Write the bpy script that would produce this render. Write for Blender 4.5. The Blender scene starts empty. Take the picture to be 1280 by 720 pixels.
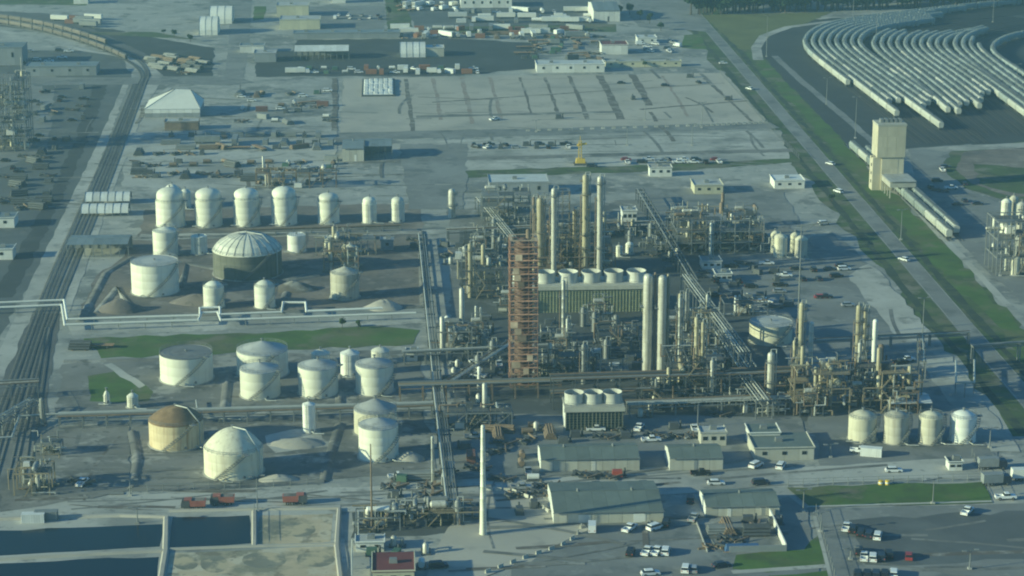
import bpy, math, random
from mathutils import Vector, Matrix
from mathutils.geometry import tessellate_polygon
R = random.Random(7)
SC = bpy.context.scene
COL = SC.collection
PI = math.pi

# ------------------------------------------------------------------ camera, sky, sun, exposure
F, HC = 2800.0, 215.0
P = math.atan(770 / F)
cam_d = bpy.data.cameras.new('camera'); cam = bpy.data.objects.new('camera', cam_d); COL.objects.link(cam)
cam.location = (0, 0, HC); cam.rotation_euler = (PI / 2 - P, 0, 0)
cam_d.sensor_width = 36; cam_d.lens = F * 36 / 1280
cam_d.clip_start = 1; cam_d.clip_end = 20000
SC.camera = cam
SUN_EL, SUN_AZ = math.radians(16), math.radians(17)      # low sun from the left, a little behind the camera
sd = Vector((math.cos(SUN_EL) * math.cos(SUN_AZ), math.cos(SUN_EL) * math.sin(SUN_AZ), -math.sin(SUN_EL)))
sl = bpy.data.lights.new('sun', 'SUN'); sun = bpy.data.objects.new('sun', sl); COL.objects.link(sun)
sl.energy = 5.0; sl.angle = math.radians(0.6); sl.color = (1.0, 0.78, 0.36)
sun.rotation_euler = sd.to_track_quat('-Z', 'Y').to_euler()
sun.location = (-300, 300, 500)
W = bpy.data.worlds.new('World'); SC.world = W; W.use_nodes = True
wn = W.node_tree.nodes; wl = W.node_tree.links
sky = wn.new('ShaderNodeTexSky'); sky.sky_type = 'NISHITA'; sky.sun_disc = False
sky.sun_elevation = SUN_EL
sky.sun_rotation = math.atan2(-sd.x, -sd.y)
sky.air_density = 1.2; sky.dust_density = 0.8; sky.ozone_density = 5.0
wl.new(sky.outputs[0], wn['Background'].inputs[0]); wn['Background'].inputs[1].default_value = 0.066
SC.view_settings.view_transform = 'Standard'; SC.view_settings.look = 'None'
SC.view_settings.exposure = 0.58;
SC.view_settings.use_white_balance = True; SC.view_settings.white_balance_temperature = 4600; SC.view_settings.white_balance_tint = -9
SC.view_settings.gamma = 1
SC.cycles.max_bounces = 4; SC.cycles.diffuse_bounces = 2; SC.cycles.glossy_bounces = 2
SC.cycles.volume_bounces = 0; SC.cycles.filter_width = 2.0

# ------------------------------------------------------------------ projection helpers
cP, sP = math.cos(P), math.sin(P)
def ray(x, y):
    dx = (x - 640) / F; dy = -(y - 360) / F
    return Vector((dx, cP + dy * sP, -sP + dy * cP))
def at(x, y, z=0.0):
    d = ray(x, y); t = (z - HC) / d.z
    return Vector((d.x * t, d.y * t, z))
def hgt(x, yb, yt):
    g = at(x, yb); d = ray(x, yt)
    return HC + g.y / d.y * d.z
def ppm(y):
    g = at(640, y); return F / (g.y * cP + HC * sP)
ROT = math.radians(3.2)
AX = Vector((math.cos(ROT), math.sin(ROT), 0)); AY = Vector((-math.sin(ROT), math.cos(ROT), 0))

# ------------------------------------------------------------------ materials
MATS = {}
def M(name, col, rough=0.8, var=0.18, scale=0.35, metal=0.0, streak=None, sfac=0.5, sscale=0.5, world=False, rnd=0.12, detail=5, bump=0.0, spots=None, spscale=0.05, splo=.5, sphi=.62):
    if name in MATS: return MATS[name]
    m = bpy.data.materials.new(name); m.use_nodes = True
    nt = m.node_tree; N = nt.nodes; L = nt.links
    b = N['Principled BSDF']; b.inputs['Roughness'].default_value = rough; b.inputs['Metallic'].default_value = metal
    if world:
        co = N.new('ShaderNodeNewGeometry').outputs['Position']
    else:
        tc = N.new('ShaderNodeTexCoord'); oi = N.new('ShaderNodeObjectInfo')
        mu = N.new('ShaderNodeMath'); mu.operation = 'MULTIPLY'; mu.inputs[1].default_value = 173.0
        L.new(oi.outputs['Random'], mu.inputs[0])
        ad = N.new('ShaderNodeVectorMath'); ad.operation = 'ADD'
        L.new(tc.outputs['Object'], ad.inputs[0]); L.new(mu.outputs[0], ad.inputs[1])
        co = ad.outputs[0]
    n = N.new('ShaderNodeTexNoise'); n.inputs['Scale'].default_value = scale; n.inputs['Detail'].default_value = detail; n.inputs['Roughness'].default_value = 0.62
    L.new(co, n.inputs['Vector'])
    mr = N.new('ShaderNodeMapRange'); mr.inputs[1].default_value = 0.3; mr.inputs[2].default_value = 0.7
    mr.inputs[3].default_value = 1 - var; mr.inputs[4].default_value = 1 + var
    L.new(n.outputs['Fac'], mr.inputs[0])
    val = mr.outputs[0]
    if not world and rnd:
        r2 = N.new('ShaderNodeMapRange'); r2.inputs[3].default_value = 1 - rnd; r2.inputs[4].default_value = 1 + rnd
        L.new(oi.outputs['Random'], r2.inputs[0])
        mm = N.new('ShaderNodeMath'); mm.operation = 'MULTIPLY'; L.new(val, mm.inputs[0]); L.new(r2.outputs[0], mm.inputs[1]); val = mm.outputs[0]
    vm = N.new('ShaderNodeVectorMath'); vm.operation = 'SCALE'; vm.inputs[0].default_value = col[:3]
    L.new(val, vm.inputs['Scale']); out = vm.outputs[0]
    def mixin(out, fac, c):
        mx = N.new('ShaderNodeMix'); mx.data_type = 'RGBA'
        L.new(fac, mx.inputs[0]); L.new(out, mx.inputs[6]); mx.inputs[7].default_value = (*c[:3], 1); return mx.outputs[2]
    if spots:
        for k, (sc_, sp_c, lo, hi, mxf) in enumerate(spots):
            ns = N.new('ShaderNodeTexNoise'); ns.inputs['Scale'].default_value = sc_; ns.inputs['Detail'].default_value = 6; ns.inputs['Roughness'].default_value = .6
            of = N.new('ShaderNodeVectorMath'); of.operation = 'ADD'; of.inputs[1].default_value = (37.1 * (k + 1), 11.3 * k, 5.0 * k)
            L.new(co, of.inputs[0]); L.new(of.outputs[0], ns.inputs['Vector'])
            ms = N.new('ShaderNodeMapRange'); ms.inputs[1].default_value = lo; ms.inputs[2].default_value = hi; ms.inputs[4].default_value = mxf
            L.new(ns.outputs['Fac'], ms.inputs[0]); out = mixin(out, ms.outputs[0], sp_c)
    if streak:
        mp = N.new('ShaderNodeMapping'); mp.inputs['Scale'].default_value = (sscale, sscale, sscale * 0.07)
        L.new(co, mp.inputs[0])
        ns = N.new('ShaderNodeTexNoise'); ns.inputs['Scale'].default_value = 1.6; ns.inputs['Detail'].default_value = 5
        L.new(mp.outputs[0], ns.inputs['Vector'])
        ms = N.new('ShaderNodeMapRange'); ms.inputs[1].default_value = 0.5; ms.inputs[2].default_value = 0.72; ms.inputs[4].default_value = sfac
        L.new(ns.outputs['Fac'], ms.inputs[0]); out = mixin(out, ms.outputs[0], streak)
    L.new(out, b.inputs['Base Color'])
    if bump:
        bp = N.new('ShaderNodeBump'); bp.inputs['Strength'].default_value = bump; bp.inputs['Distance'].default_value = 0.3
        L.new(n.outputs['Fac'], bp.inputs['Height']); L.new(bp.outputs[0], b.inputs['Normal'])
    MATS[name] = m; return m

m_ground = M('ground_gravel', (.3, .3, .28), .95, .2, .02, world=True, detail=9,
    spots=[(.012, (.4, .39, .35), .46, .6, .8), (.02, (.13, .135, .14), .52, .62, .75), (.07, (.12, .125, .125), .55, .63, .75), (.16, (.46, .44, .39), .56, .64, .7), (.35, (.1, .1, .1), .6, .68, .7)])
m_pale = M('pale_concrete', (.42, .41, .37), .95, .18, .05, world=True, detail=8, spots=[(.025, (.2, .2, .19), .5, .62, .75), (.1, (.17, .17, .165), .56, .65, .7), (.3, (.13, .13, .13), .6, .68, .6)])
m_lot = M('crushed_stone', (.42, .39, .33), .95, .12, .03, world=True, detail=8, spots=[(.02, (.24, .24, .23), .52, .68, .6), (.12, (.22, .21, .2), .58, .7, .5)])
m_conc = M('stained_concrete', (.195, .187, .172), .92, .25, .06, world=True, detail=8, spots=[(.035, (.08, .085, .09), .5, .62, .8), (.09, (.36, .35, .32), .55, .63, .75), (.25, (.07, .07, .07), .58, .66, .7)])
m_asph = M('asphalt', (.1, .107, .115), .9, .2, .06, world=True, detail=7, spots=[(.03, (.17, .175, .17), .52, .68, .6)])
m_asph2 = M('worn_asphalt', (.2, .2, .195), .9, .2, .05, world=True, detail=7, spots=[(.025, (.27, .27, .26), .5, .62, .7), (.07, (.09, .1, .105), .55, .64, .65), (.25, (.3, .3, .28), .58, .66, .5)])
m_dark = M('dark_asphalt', (.045, .05, .056), .9, .2, .05, world=True, detail=7, spots=[(.06, (.085, .09, .095), .54, .68, .6)])
m_oily = M('oily_concrete', (.07, .074, .076), .85, .25, .06, world=True, detail=8, spots=[(.05, (.1, .105, .105), .52, .62, .7), (.14, (.17, .17, .16), .58, .66, .6)])
m_lyard_shade = M('left_yard_shade', (.1, .108, .115), .92, .2, .05, world=True, detail=7, spots=[(.02, (.12, .125, .125), .5, .62, .7), (.08, (.16, .16, .155), .58, .66, .6)])  # dark bluish ground tone with the left yard's shade mixed in
m_track = M('dusty_track', (.2, .195, .18), .95, .25, .1, world=True, spots=[(.2, (.12, .12, .12), .5, .6, .7)])
m_earth = M('bare_earth', (.18, .155, .135), .97, .25, .06, world=True, detail=8, spots=[(.04, (.08, .08, .085), .5, .62, .7), (.1, (.28, .25, .22), .55, .64, .7), (.3, (.07, .065, .06), .58, .66, .6)])
m_ballast = M('rail_ballast', (.105, .105, .11), .95, .25, .08, world=True, detail=8, spots=[(.03, (.13, .13, .13), .52, .66, .6)])
m_grass = M('grass_ground', (.075, .125, .02), .95, .3, .08, world=True, detail=8, spots=[(.03, (.13, .125, .06), .5, .62, .75), (.1, (.05, .07, .03), .53, .64, .6), (.06, (.17, .15, .11), .58, .66, .7)])
m_grassd = M('rough_grass', (.07, .1, .03), .95, .35, .08, world=True, detail=8, spots=[(.04, (.16, .145, .1), .5, .6, .75), (.12, (.04, .055, .03), .52, .62, .7), (.08, (.22, .2, .16), .57, .65, .7)])
m_mud = M('lot_wear', (.13, .115, .1), .95, .2, .1, world=True, spots=[(.15, (.3, .29, .26), .5, .62, .9)])
m_rustmud = M('rusty_wear', (.28, .23, .19), .95, .2, .1, world=True, spots=[(.15, (.33, .31, .28), .48, .6, .9)])
m_water = M('pond_water', (.008, .015, .022), .2, .15, .02, world=True)
m_water2 = M('dark_pond_water', (.004, .008, .016), .2, .15, .02, world=True)
m_foam = M('sludge_crust', (.5, .42, .28), .9, .2, .04, world=True, spots=[(.05, (.2, .2, .15), .48, .57, .8), (.12, (.55, .5, .38), .52, .6, .8), (.25, (.17, .15, .11), .56, .63, .7)])
m_sludge = M('dark_sludge', (.23, .22, .17), .8, .2, .08, world=True, spots=[(.12, (.52, .44, .28), .48, .58, .85), (.25, (.15, .16, .13), .55, .64, .7)])
m_white = M('tank_white', (.74, .72, .59), .55, .06, .2, streak=(.5, .47, .38), sfac=.4)
m_bright = M('clean_white_paint', (.78, .77, .69), .5, .04, .3, streak=(.62, .6, .52), sfac=.3)
m_cream = M('weathered_cream', (.66, .62, .46), .6, .1, .2, streak=(.34, .29, .2), sfac=.55)
m_beige = M('weathered_beige', (.5, .47, .37), .65, .12, .2, streak=(.24, .2, .15), sfac=.6)
m_rusttank = M('rust_streaked_paint', (.6, .5, .3), .65, .12, .2, streak=(.3, .17, .07), sfac=.75, sscale=.8)
m_rustroof = M('rusty_roof', (.23, .155, .08), .8, .25, .25, spots=[(.3, (.4, .28, .14), .5, .65, .7)])
m_mossy = M('mossy_shell', (.155, .155, .125), .8, .2, .15, streak=(.07, .075, .05), sfac=.7)
m_roofg = M('tank_roof_grey', (.42, .42, .4), .7, .12, .2, spots=[(.25, (.25, .24, .22), .54, .68, .6)])
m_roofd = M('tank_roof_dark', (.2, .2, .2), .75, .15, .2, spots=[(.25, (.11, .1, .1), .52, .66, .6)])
m_steel = M('grey_steel', (.23, .235, .23), .6, .15, .4, .2)
m_dsteel = M('dark_steel', (.09, .095, .1), .65, .2, .4, .1)
m_rsteel = M('rusty_steel', (.2, .15, .1), .75, .25, .5)
m_ysteel = M('ochre_steel', (.26, .215, .135), .65, .2, .5)
m_pipe = M('insulated_pipe', (.48, .48, .43), .45, .1, .5, .2)
m_alum = M('aluminium_cladding', (.56, .54, .46), .5, .15, .6, .2, streak=(.24, .21, .15), sfac=.75, sscale=.9)
m_yalum = M('stained_cladding', (.4, .36, .235), .55, .15, .6, .1, streak=(.2, .14, .08), sfac=.6)
m_scaf = M('scaffold_rust', (.37, .2, .115), .75, .2, .6)
m_plank = M('scaffold_plank', (.52, .4, .26), .8, .25, .4, rnd=.35)
m_board = M('scaffold_net', (.44, .25, .15), .85, .35, .8, rnd=.4)
m_green = M('weathered_green_timber', (.36, .36, .21), .85, .2, .5, streak=(.16, .17, .09), sfac=.6)
m_shroud = M('fan_shroud_grey', (.56, .55, .48), .65, .15, .3, streak=(.3, .28, .22), sfac=.6)
m_brown = M('weathered_brown_timber', (.2, .19, .13), .85, .2, .5, streak=(.06, .06, .04), sfac=.6)
m_greend = M('louvre_dark', (.06, .075, .055), .85, .2, .5)
m_wall = M('metal_siding', (.5, .48, .4), .7, .08, .3, streak=(.35, .31, .25), sfac=.4)
m_wallw = M('white_siding', (.7, .69, .63), .7, .08, .3)
m_wally = M('yellow_siding', (.55, .52, .36), .7, .08, .3)
m_wallg = M('grey_siding', (.27, .28, .29), .7, .08, .3)
m_roof = M('green_grey_roofing', (.15, .17, .155), .7, .15, .2, spots=[(.2, (.16, .18, .16), .5, .66, .6)])
m_roofb = M('blue_grey_roofing', (.19, .22, .24), .65, .12, .2)
m_roofw = M('white_roofing', (.62, .63, .61), .7, .1, .15, spots=[(.2, (.42, .42, .4), .52, .68, .6)])
m_roofr = M('maroon_roofing', (.13, .035, .035), .75, .15, .2)
m_tarp = M('white_fabric', (.72, .72, .68), .7, .06, .15, spots=[(.2, (.55, .55, .52), .52, .68, .6)])
m_glass = M('dark_glass', (.02, .024, .03), .15, .1, 1)
m_tyre = M('tyre_rubber', (.02, .02, .02), .9, .1, 1)
m_yellow = M('crane_yellow', (.62, .45, .05), .5, .1, .5)
m_red = M('red_paint', (.36, .075, .045), .5, .15, .5)
m_orange = M('red_orange_paint', (.33, .12, .085), .55, .15, .5)
m_wood = M('timber', (.3, .2, .11), .9, .2, .5)
m_rail = M('rail_steel', (.12, .115, .11), .5, .15, .5, .4)
m_sleeper = M('sleeper_timber', (.29, .28, .25), .9, .2, .5)
m_hopb = M('hopper_brown', (.16, .14, .12), .7, .15, .3, streak=(.08, .07, .06), sfac=.5, rnd=.3)
m_hop = [M('hopper_grey', (.33, .36, .34), .55, .08, .3, streak=(.2, .2, .19), sfac=.6, rnd=.3),
         M('hopper_white', (.55, .55, .48), .55, .08, .3, streak=(.4, .38, .32), sfac=.5, rnd=.15), m_hopb]
m_bark = M('bark', (.09, .07, .05), .95, .2, 1)
m_leaf = [M('foliage_dark', (.028, .05, .02), .9, .35, .3, rnd=.2), M('foliage_mid', (.05, .08, .028), .9, .35, .3, rnd=.2)]
m_paint = {'white': M('car_white', (.8, .8, .78), .3, .03, 1, rnd=.05), 'silver': M('car_silver', (.42, .43, .44), .35, .03, 1, .3),
           'black': M('car_black', (.02, .021, .024), .3, .05, 1), 'dark': M('car_dark_blue', (.03, .04, .065), .35, .05, 1), 'red': M('car_red', (.3, .04, .04), .35, .05, 1)}
m_cont = {'blue': M('container_blue', (.06, .11, .24), .6, .12, .5), 'brown': M('container_brown', (.2, .1, .07), .7, .15, .5), 'grey': M('container_grey', (.24, .25, .25), .6, .12, .5),
          'white': M('container_white', (.68, .68, .64), .6, .08, .5), 'green': M('container_green', (.09, .15, .1), .6, .12, .5), 'rust': M('container_rust', (.3, .15, .08), .7, .15, .5)}

for w_ in (m_water, m_water2): w_.node_tree.nodes['Principled BSDF'].inputs['Specular IOR Level'].default_value = .28
# ------------------------------------------------------------------ mesh builder
class MB:
    def __init__(s): s.v = []; s.f = []
    def add(s, vs, fs):
        o = len(s.v); s.v += [tuple(v) for v in vs]; s.f += [tuple(i + o for i in f) for f in fs]; return s
    def box(s, x0, y0, z0, x1, y1, z1):
        return s.add([(x0, y0, z0), (x1, y0, z0), (x1, y1, z0), (x0, y1, z0), (x0, y0, z1), (x1, y0, z1), (x1, y1, z1), (x0, y1, z1)],
                     [(3, 2, 1, 0), (4, 5, 6, 7), (0, 1, 5, 4), (1, 2, 6, 5), (2, 3, 7, 6), (3, 0, 4, 7)])
    def taper(s, x0, y0, z0, x1, y1, z1, ix, iy):
        return s.add([(x0, y0, z0), (x1, y0, z0), (x1, y1, z0), (x0, y1, z0), (x0 + ix, y0 + iy, z1), (x1 - ix, y0 + iy, z1), (x1 - ix, y1 - iy, z1), (x0 + ix, y1 - iy, z1)],
                     [(3, 2, 1, 0), (4, 5, 6, 7), (0, 1, 5, 4), (1, 2, 6, 5), (2, 3, 7, 6), (3, 0, 4, 7)])
    def beam(s, a, b, w, h=None):
        a = Vector(a); b = Vector(b); d = b - a
        if d.length < 1e-6: return s
        d.normalize(); h = h or w
        up = Vector((0, 0, 1)) if abs(d.z) < .95 else Vector((0, 1, 0))
        sx = d.cross(up).normalized() * w / 2; sy = sx.cross(d).normalized() * h / 2
        vs = [a - sx - sy, a + sx - sy, a + sx + sy, a - sx + sy, b - sx - sy, b + sx - sy, b + sx + sy, b - sx + sy]
        return s.add(vs, [(3, 2, 1, 0), (4, 5, 6, 7), (0, 1, 5, 4), (1, 2, 6, 5), (2, 3, 7, 6), (3, 0, 4, 7)][::1])
    def cyl(s, a, b, r0, r1=None, n=10, cap=True):
        a = Vector(a); b = Vector(b); d = (b - a)
        if d.length < 1e-6: return s
        d.normalize(); r1 = r0 if r1 is None else r1
        up = Vector((0, 0, 1)) if abs(d.z) < .95 else Vector((0, 1, 0))
        u = d.cross(up).normalized(); w = u.cross(d)
        w = d.cross(u)
        vs = []
        for k in range(n):
            q = 2 * PI * k / n; e = u * math.cos(q) + w * math.sin(q)
            vs.append(a + e * r0); vs.append(b + e * r1)
        fs = [(2 * k, 2 * ((k + 1) % n), 2 * ((k + 1) % n) + 1, 2 * k + 1) for k in range(n)]
        if cap:
            fs.append(tuple(2 * k for k in range(n))[::-1]); fs.append(tuple(2 * k + 1 for k in range(n)))
        return s.add(vs, fs)
    def lathe(s, prof, n=32, cx=0, cy=0, a0=0, a1=2 * PI):
        full = abs(a1 - a0 - 2 * PI) < 1e-6; m = n if full else n + 1
        vs = []
        for k in range(m):
            q = a0 + (a1 - a0) * k / n
            for r, z in prof: vs.append((cx + r * math.cos(q), cy + r * math.sin(q), z))
        L = len(prof); fs = []
        for k in range(n):
            k2 = (k + 1) % m
            for i in range(L - 1): fs.append((k * L + i, k2 * L + i, k2 * L + i + 1, k * L + i + 1))
        return s.add(vs, fs)
    def prism(s, pts, z0, z1):
        n = len(pts)
        vs = [(p[0], p[1], z0) for p in pts] + [(p[0], p[1], z1) for p in pts]
        fs = [tuple(range(n))[::-1], tuple(range(n, 2 * n))] + [(k, (k + 1) % n, n + (k + 1) % n, n + k) for k in range(n)]
        return s.add(vs, fs)
    def side(s, prof, y0, y1):                        # outline in x,z extruded along y
        n = len(prof)
        vs = [(p[0], y0, p[1]) for p in prof] + [(p[0], y1, p[1]) for p in prof]
        fs = [tuple(range(n)), tuple(range(n, 2 * n))[::-1]] + [(k, n + k, n + (k + 1) % n, (k + 1) % n) for k in range(n)]
        return s.add(vs, fs)
    def tube(s, pts, r, n=6):
        for a, b in zip(pts, pts[1:]): s.cyl(a, b, r, n=n)
        return s
    def mesh(s, name, mat, smooth=False):
        me = bpy.data.meshes.new(name); me.from_pydata(s.v, [], s.f); me.materials.append(mat)
        if smooth:
            me.polygons.foreach_set('use_smooth', [True] * len(me.polygons)); me.set_sharp_from_angle(angle=math.radians(38))
        me.update(); return me
    def build(s, name, mat, parent=None, smooth=False, loc=None, rz=0):
        return put(name, s.mesh(name, mat, smooth), parent, loc, rz)
def put(name, me, parent=None, loc=None, rz=0):
    o = bpy.data.objects.new(name, me); COL.objects.link(o)
    if parent: o.parent = parent
    if loc is not None: o.location = loc
    if rz: o.rotation_euler = (0, 0, rz)
    return o
THINGS = []
def tag(o, label, cat, group=None):
    o['label'] = label; o['category'] = cat
    if group: o['group'] = group
    THINGS.append(o); return o
def thing(name, label, cat, loc=(0, 0, 0), rz=0, group=None):
    o = bpy.data.objects.new(name, None); COL.objects.link(o); o.empty_display_size = 1
    o.location = loc; o.rotation_euler = (0, 0, rz)
    return tag(o, label, cat, group)
KIDS = {}
def dup(root, loc, rz, label, group=None, scale=1):
    r = root.copy(); COL.objects.link(r); r.location = loc; r.rotation_euler = (0, 0, rz)
    if scale != 1: r.scale = (scale,) * 3
    r['label'] = label
    if group: r['group'] = group
    THINGS.append(r)
    if root.name not in KIDS: KIDS[root.name] = [(c, list(c.children)) for c in root.children]
    for c, gs in KIDS[root.name]:
        d = c.copy(); COL.objects.link(d); d.parent = r
        for g in gs:
            e = g.copy(); COL.objects.link(e); e.parent = d
    return r
PROTO = {}
def place(key, builder, loc, rz, label, group=None, scale=1):
    """first call builds the prototype in place, later calls copy it"""
    if key not in PROTO:
        o = builder(); PROTO[key] = o; o.location = loc; o.rotation_euler = (0, 0, rz); o['label'] = label
        if group: o['group'] = group
        if scale != 1: o.scale = (scale,) * 3
        return o
    return dup(PROTO[key], loc, rz, label, group, scale)

# ------------------------------------------------------------------ ground sheets
PATCH = []
def level(bb):
    l = 1
    for b, k in PATCH:
        if b[0] < bb[2] and bb[0] < b[2] and b[1] < bb[3] and bb[1] < b[3]: l = max(l, k + 1)
    PATCH.append((bb, l)); return l
def rough(pts, step, j):
    out = []; n = len(pts); r = random.Random(len(pts) * 13 + int(abs(pts[0].x)))
    for i in range(n):
        a, b = pts[i], pts[(i + 1) % n]; m = max(1, int((b - a).length / step))
        for k in range(m):
            p = a.lerp(b, k / m); t = j if k else j * .3
            out.append(Vector((p.x + r.uniform(-t, t), p.y + r.uniform(-t, t) * 2, 0)))
    return out
def patch_w(name, pts, mat, step=6, j=.5):
    q = rough(pts, step, j) if j else pts
    bb = (min(p.x for p in q), min(p.y for p in q), max(p.x for p in q), max(p.y for p in q))
    z = level(bb) * .008
    tr = tessellate_polygon([[Vector((p.x, p.y, 0)) for p in q]])
    me = bpy.data.meshes.new(name)
    fs = []
    for t in tr:
        a, b, c = (q[i] for i in t)
        fs.append(t if (b - a).cross(c - a).z > 0 else t[::-1])
    me.from_pydata([(p.x, p.y, z) for p in q], [], fs); me.materials.append(mat); me.update()
    o = put(name, me); o['kind'] = 'structure'; return o
def patch(name, px, mat, step=6, j=.5): return patch_w(name, [at(*p) for p in px], mat, step, j)
def ribbon_w(name, pts, w, mat, z=None, j=0):
    n = len(pts); L = []; Rr = []
    for i in range(n):
        d = (pts[min(i + 1, n - 1)] - pts[max(i - 1, 0)]).normalized(); s_ = Vector((d.y, -d.x, 0)) * w / 2
        L.append(pts[i] - s_); Rr.append(pts[i] + s_)
    return patch_w(name, L + Rr[::-1], mat, 8, j)
def ribbon(name, px, w, mat, j=0.0): return ribbon_w(name, [at(*p) for p in px], w, mat, None, j)
def berm(px, w, h, mat=None, top=.4, closed=False, name='berm'):
    pts = [at(*p) for p in px]
    if closed: pts.append(pts[0])
    mb = MB(); n = len(pts); rows = []
    for i in range(n):
        d = (pts[min(i + 1, n - 1)] - pts[max(i - 1, 0)]).normalized(); s_ = Vector((d.y, -d.x, 0))
        rows.append([pts[i] - s_ * w / 2 - Vector((0, 0, .3)), pts[i] - s_ * w / 2 * top + Vector((0, 0, h)), pts[i] + s_ * w / 2 * top + Vector((0, 0, h)), pts[i] + s_ * w / 2 - Vector((0, 0, .3))])
    vs = [v for r_ in rows for v in r_]; fs = []
    for i in range(n - 1):
        for k in range(3): fs.append((i * 4 + k, i * 4 + 4 + k, i * 4 + 5 + k, i * 4 + 1 + k)[::-1])
    fs += [(0, 1, 2, 3), (n * 4 - 1, n * 4 - 2, n * 4 - 3, n * 4 - 4)]
    o = MB().add(vs, fs).build(name, mat or m_earth, None, name == 'dike'); o['kind'] = 'structure'; return o

g = MB(); g.add([(-3000, -500, 0), (3000, -500, 0), (3000, 4500, 0), (-3000, 4500, 0)], [(0, 1, 2, 3)])
o = g.build('ground', m_ground); o['kind'] = 'structure'

m_ditch = M('ditch_bed', (.035, .05, .035), .95, .3, .1, world=True, spots=[(.1, (.08, .1, .04), .5, .6, .7)])
# public road along the right and the strips beside it (offsets in metres from the centre line)
c0, c1 = at(855, 0), at(1165, 360); rd = (c1 - c0).normalized(); rs = Vector((-rd.y, rd.x, 0))
def strip(name, o0, o1, mat, t0=-500, t1=900, j=.4):
    a = c0 + rd * t0; b = c0 + rd * t1
    return patch_w(name, [a + rs * o0, b + rs * o0, b + rs * o1, a + rs * o1], mat, 12, j)
if rs.x < 0: rs = -rs
RL = (c1 - c0).length
strip('grass_verge', -13.5, 20, m_grassd, j=3)
strip('grass_verge', 9.5, 18.5, m_grass, j=3)
strip('ditch', -11.5, -8.5, m_ditch, j=.8)
strip('road', -3.6, 3.4, m_asph2, j=.1)
strip('ditch', 5, 7.8, m_ditch, j=.8)
strip('path', 20, 23, m_pale, j=.3)
for o_ in (-3.3, 3.1): strip('road_edge_line', o_, o_ + .25, m_pale, j=0)

# left side
patch('toned_yard', [(-60, 62), (150, 64), (166, 100), (126, 178), (88, 262), (28, 372), (-60, 520)], m_lyard_shade, j=1)  # shade cast by plant beyond the left edge, painted into the ground
patch('toned_yard', [(-60, 90), (70, 95), (60, 190), (-60, 230)], m_asph2, j=1)
patch('drainage_ditch', [(118, 100), (136, 100), (108, 180), (70, 265), (15, 372), (-10, 372), (50, 265), (92, 180)], m_dark, j=1)
ribbon('access_road', [(163, 103), (130, 180), (88, 270), (46, 360), (20, 420), (-20, 500)], 6.5, m_pale, .4)
patch('track_bed', [(160, 106), (186, 106), (162, 170), (130, 250), (98, 340), (76, 395), (40, 395), (78, 320), (112, 240)], m_asph2, j=.6)
patch('track_bed', [(40, 392), (76, 392), (68, 440), (60, 490), (55, 640), (-60, 640), (-40, 560), (15, 450)], m_ballast, j=.6)
ribbon('service_lane', [(186, 106), (164, 170), (133, 250), (102, 335), (80, 392)], 3, m_pale, .4)
patch('road', [(287, -5), (315, -5), (312, 50), (304, 105), (280, 105), (286, 50)], m_asph2, j=.3)
patch('canal', [(92, 32), (150, 38), (268, 60), (266, 95), (205, 95), (182, 74), (120, 50)], m_dark, j=1)
patch('rail_embankment', [(-40, 12), (60, 17), (110, 33), (180, 66), (200, 92), (196, 102), (184, 84), (150, 64), (75, 40), (-40, 30)], m_ballast, j=.8)
ribbon('access_road', [(-40, 30), (30, 45), (100, 62), (150, 70), (185, 82), (197, 95), (185, 103), (150, 105)], 5, m_pale, .3)
ribbon('access_road', [(155, 40), (200, 47), (262, 58), (300, 58)], 5, m_pale, .3)
ribbon('access_road', [(195, 105), (182, 125), (165, 137)], 4, m_pale, .3)
ribbon('access_road', [(212, 110), (185, 128)], 3, m_pale, .3)
patch('road', [(-60, 97), (170, 97), (300, 97), (320, 104), (300, 106), (100, 106), (-60, 108)], m_asph2, j=.3)
patch('grass_field', [(-60, -15), (112, -15), (108, 7), (-60, 4)], m_grassd)
patch('grass_field', [(100, 40), (190, 40), (250, 50), (180, 46), (110, 43)], m_grassd)
patch('grass_field', [(318, 8), (333, 8), (330, 24), (316, 26)], m_grass)
patch('grass_field', [(480, -8), (510, -8), (515, 36), (485, 38)], m_grassd)
patch('grass_field', [(540, 30), (770, 30), (770, 40), (540, 42)], m_grassd)
patch('grass_field', [(855, 44), (876, 42), (884, 62), (852, 60)], m_grass)
patch('dark_yard', [(318, 64), (366, 64), (372, 50), (560, 48), (668, 54), (674, 86), (560, 95), (320, 96)], m_dark, j=1)
patch('parking_yard', [(500, -4), (735, -4), (760, 30), (520, 34)], m_asph, j=1)
patch('parking_yard', [(380, 8), (480, 8), (482, 40), (380, 42)], m_asph2, j=1)
patch('parking_yard', [(770, -4), (860, -4), (885, 40), (800, 34)], m_asph2, j=1)
patch('stone_lot', [(430, 98), (905, 91), (960, 154), (700, 160), (425, 166)], m_lot, j=.8)
patch('lane', [(420, 166), (700, 160), (962, 153), (975, 160), (700, 169), (420, 176)], m_asph2, j=.4)
patch('stone_lot', [(540, 176), (975, 163), (990, 205), (545, 218)], m_pale, j=1)
patch('worn_lane', [(430, 200), (990, 186), (992, 190), (430, 205)], m_conc, j=.5)
patch('worn_lane', [(540, 215), (850, 205), (1000, 198), (1000, 203), (850, 213), (540, 224)], m_grassd, j=.6)
patch('gravel_yard', [(165, 165), (420, 160), (420, 232), (150, 240)], m_pale, j=1)
patch('gravel_yard', [(300, 105), (420, 100), (420, 158), (300, 160)], m_ground, j=1)
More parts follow.
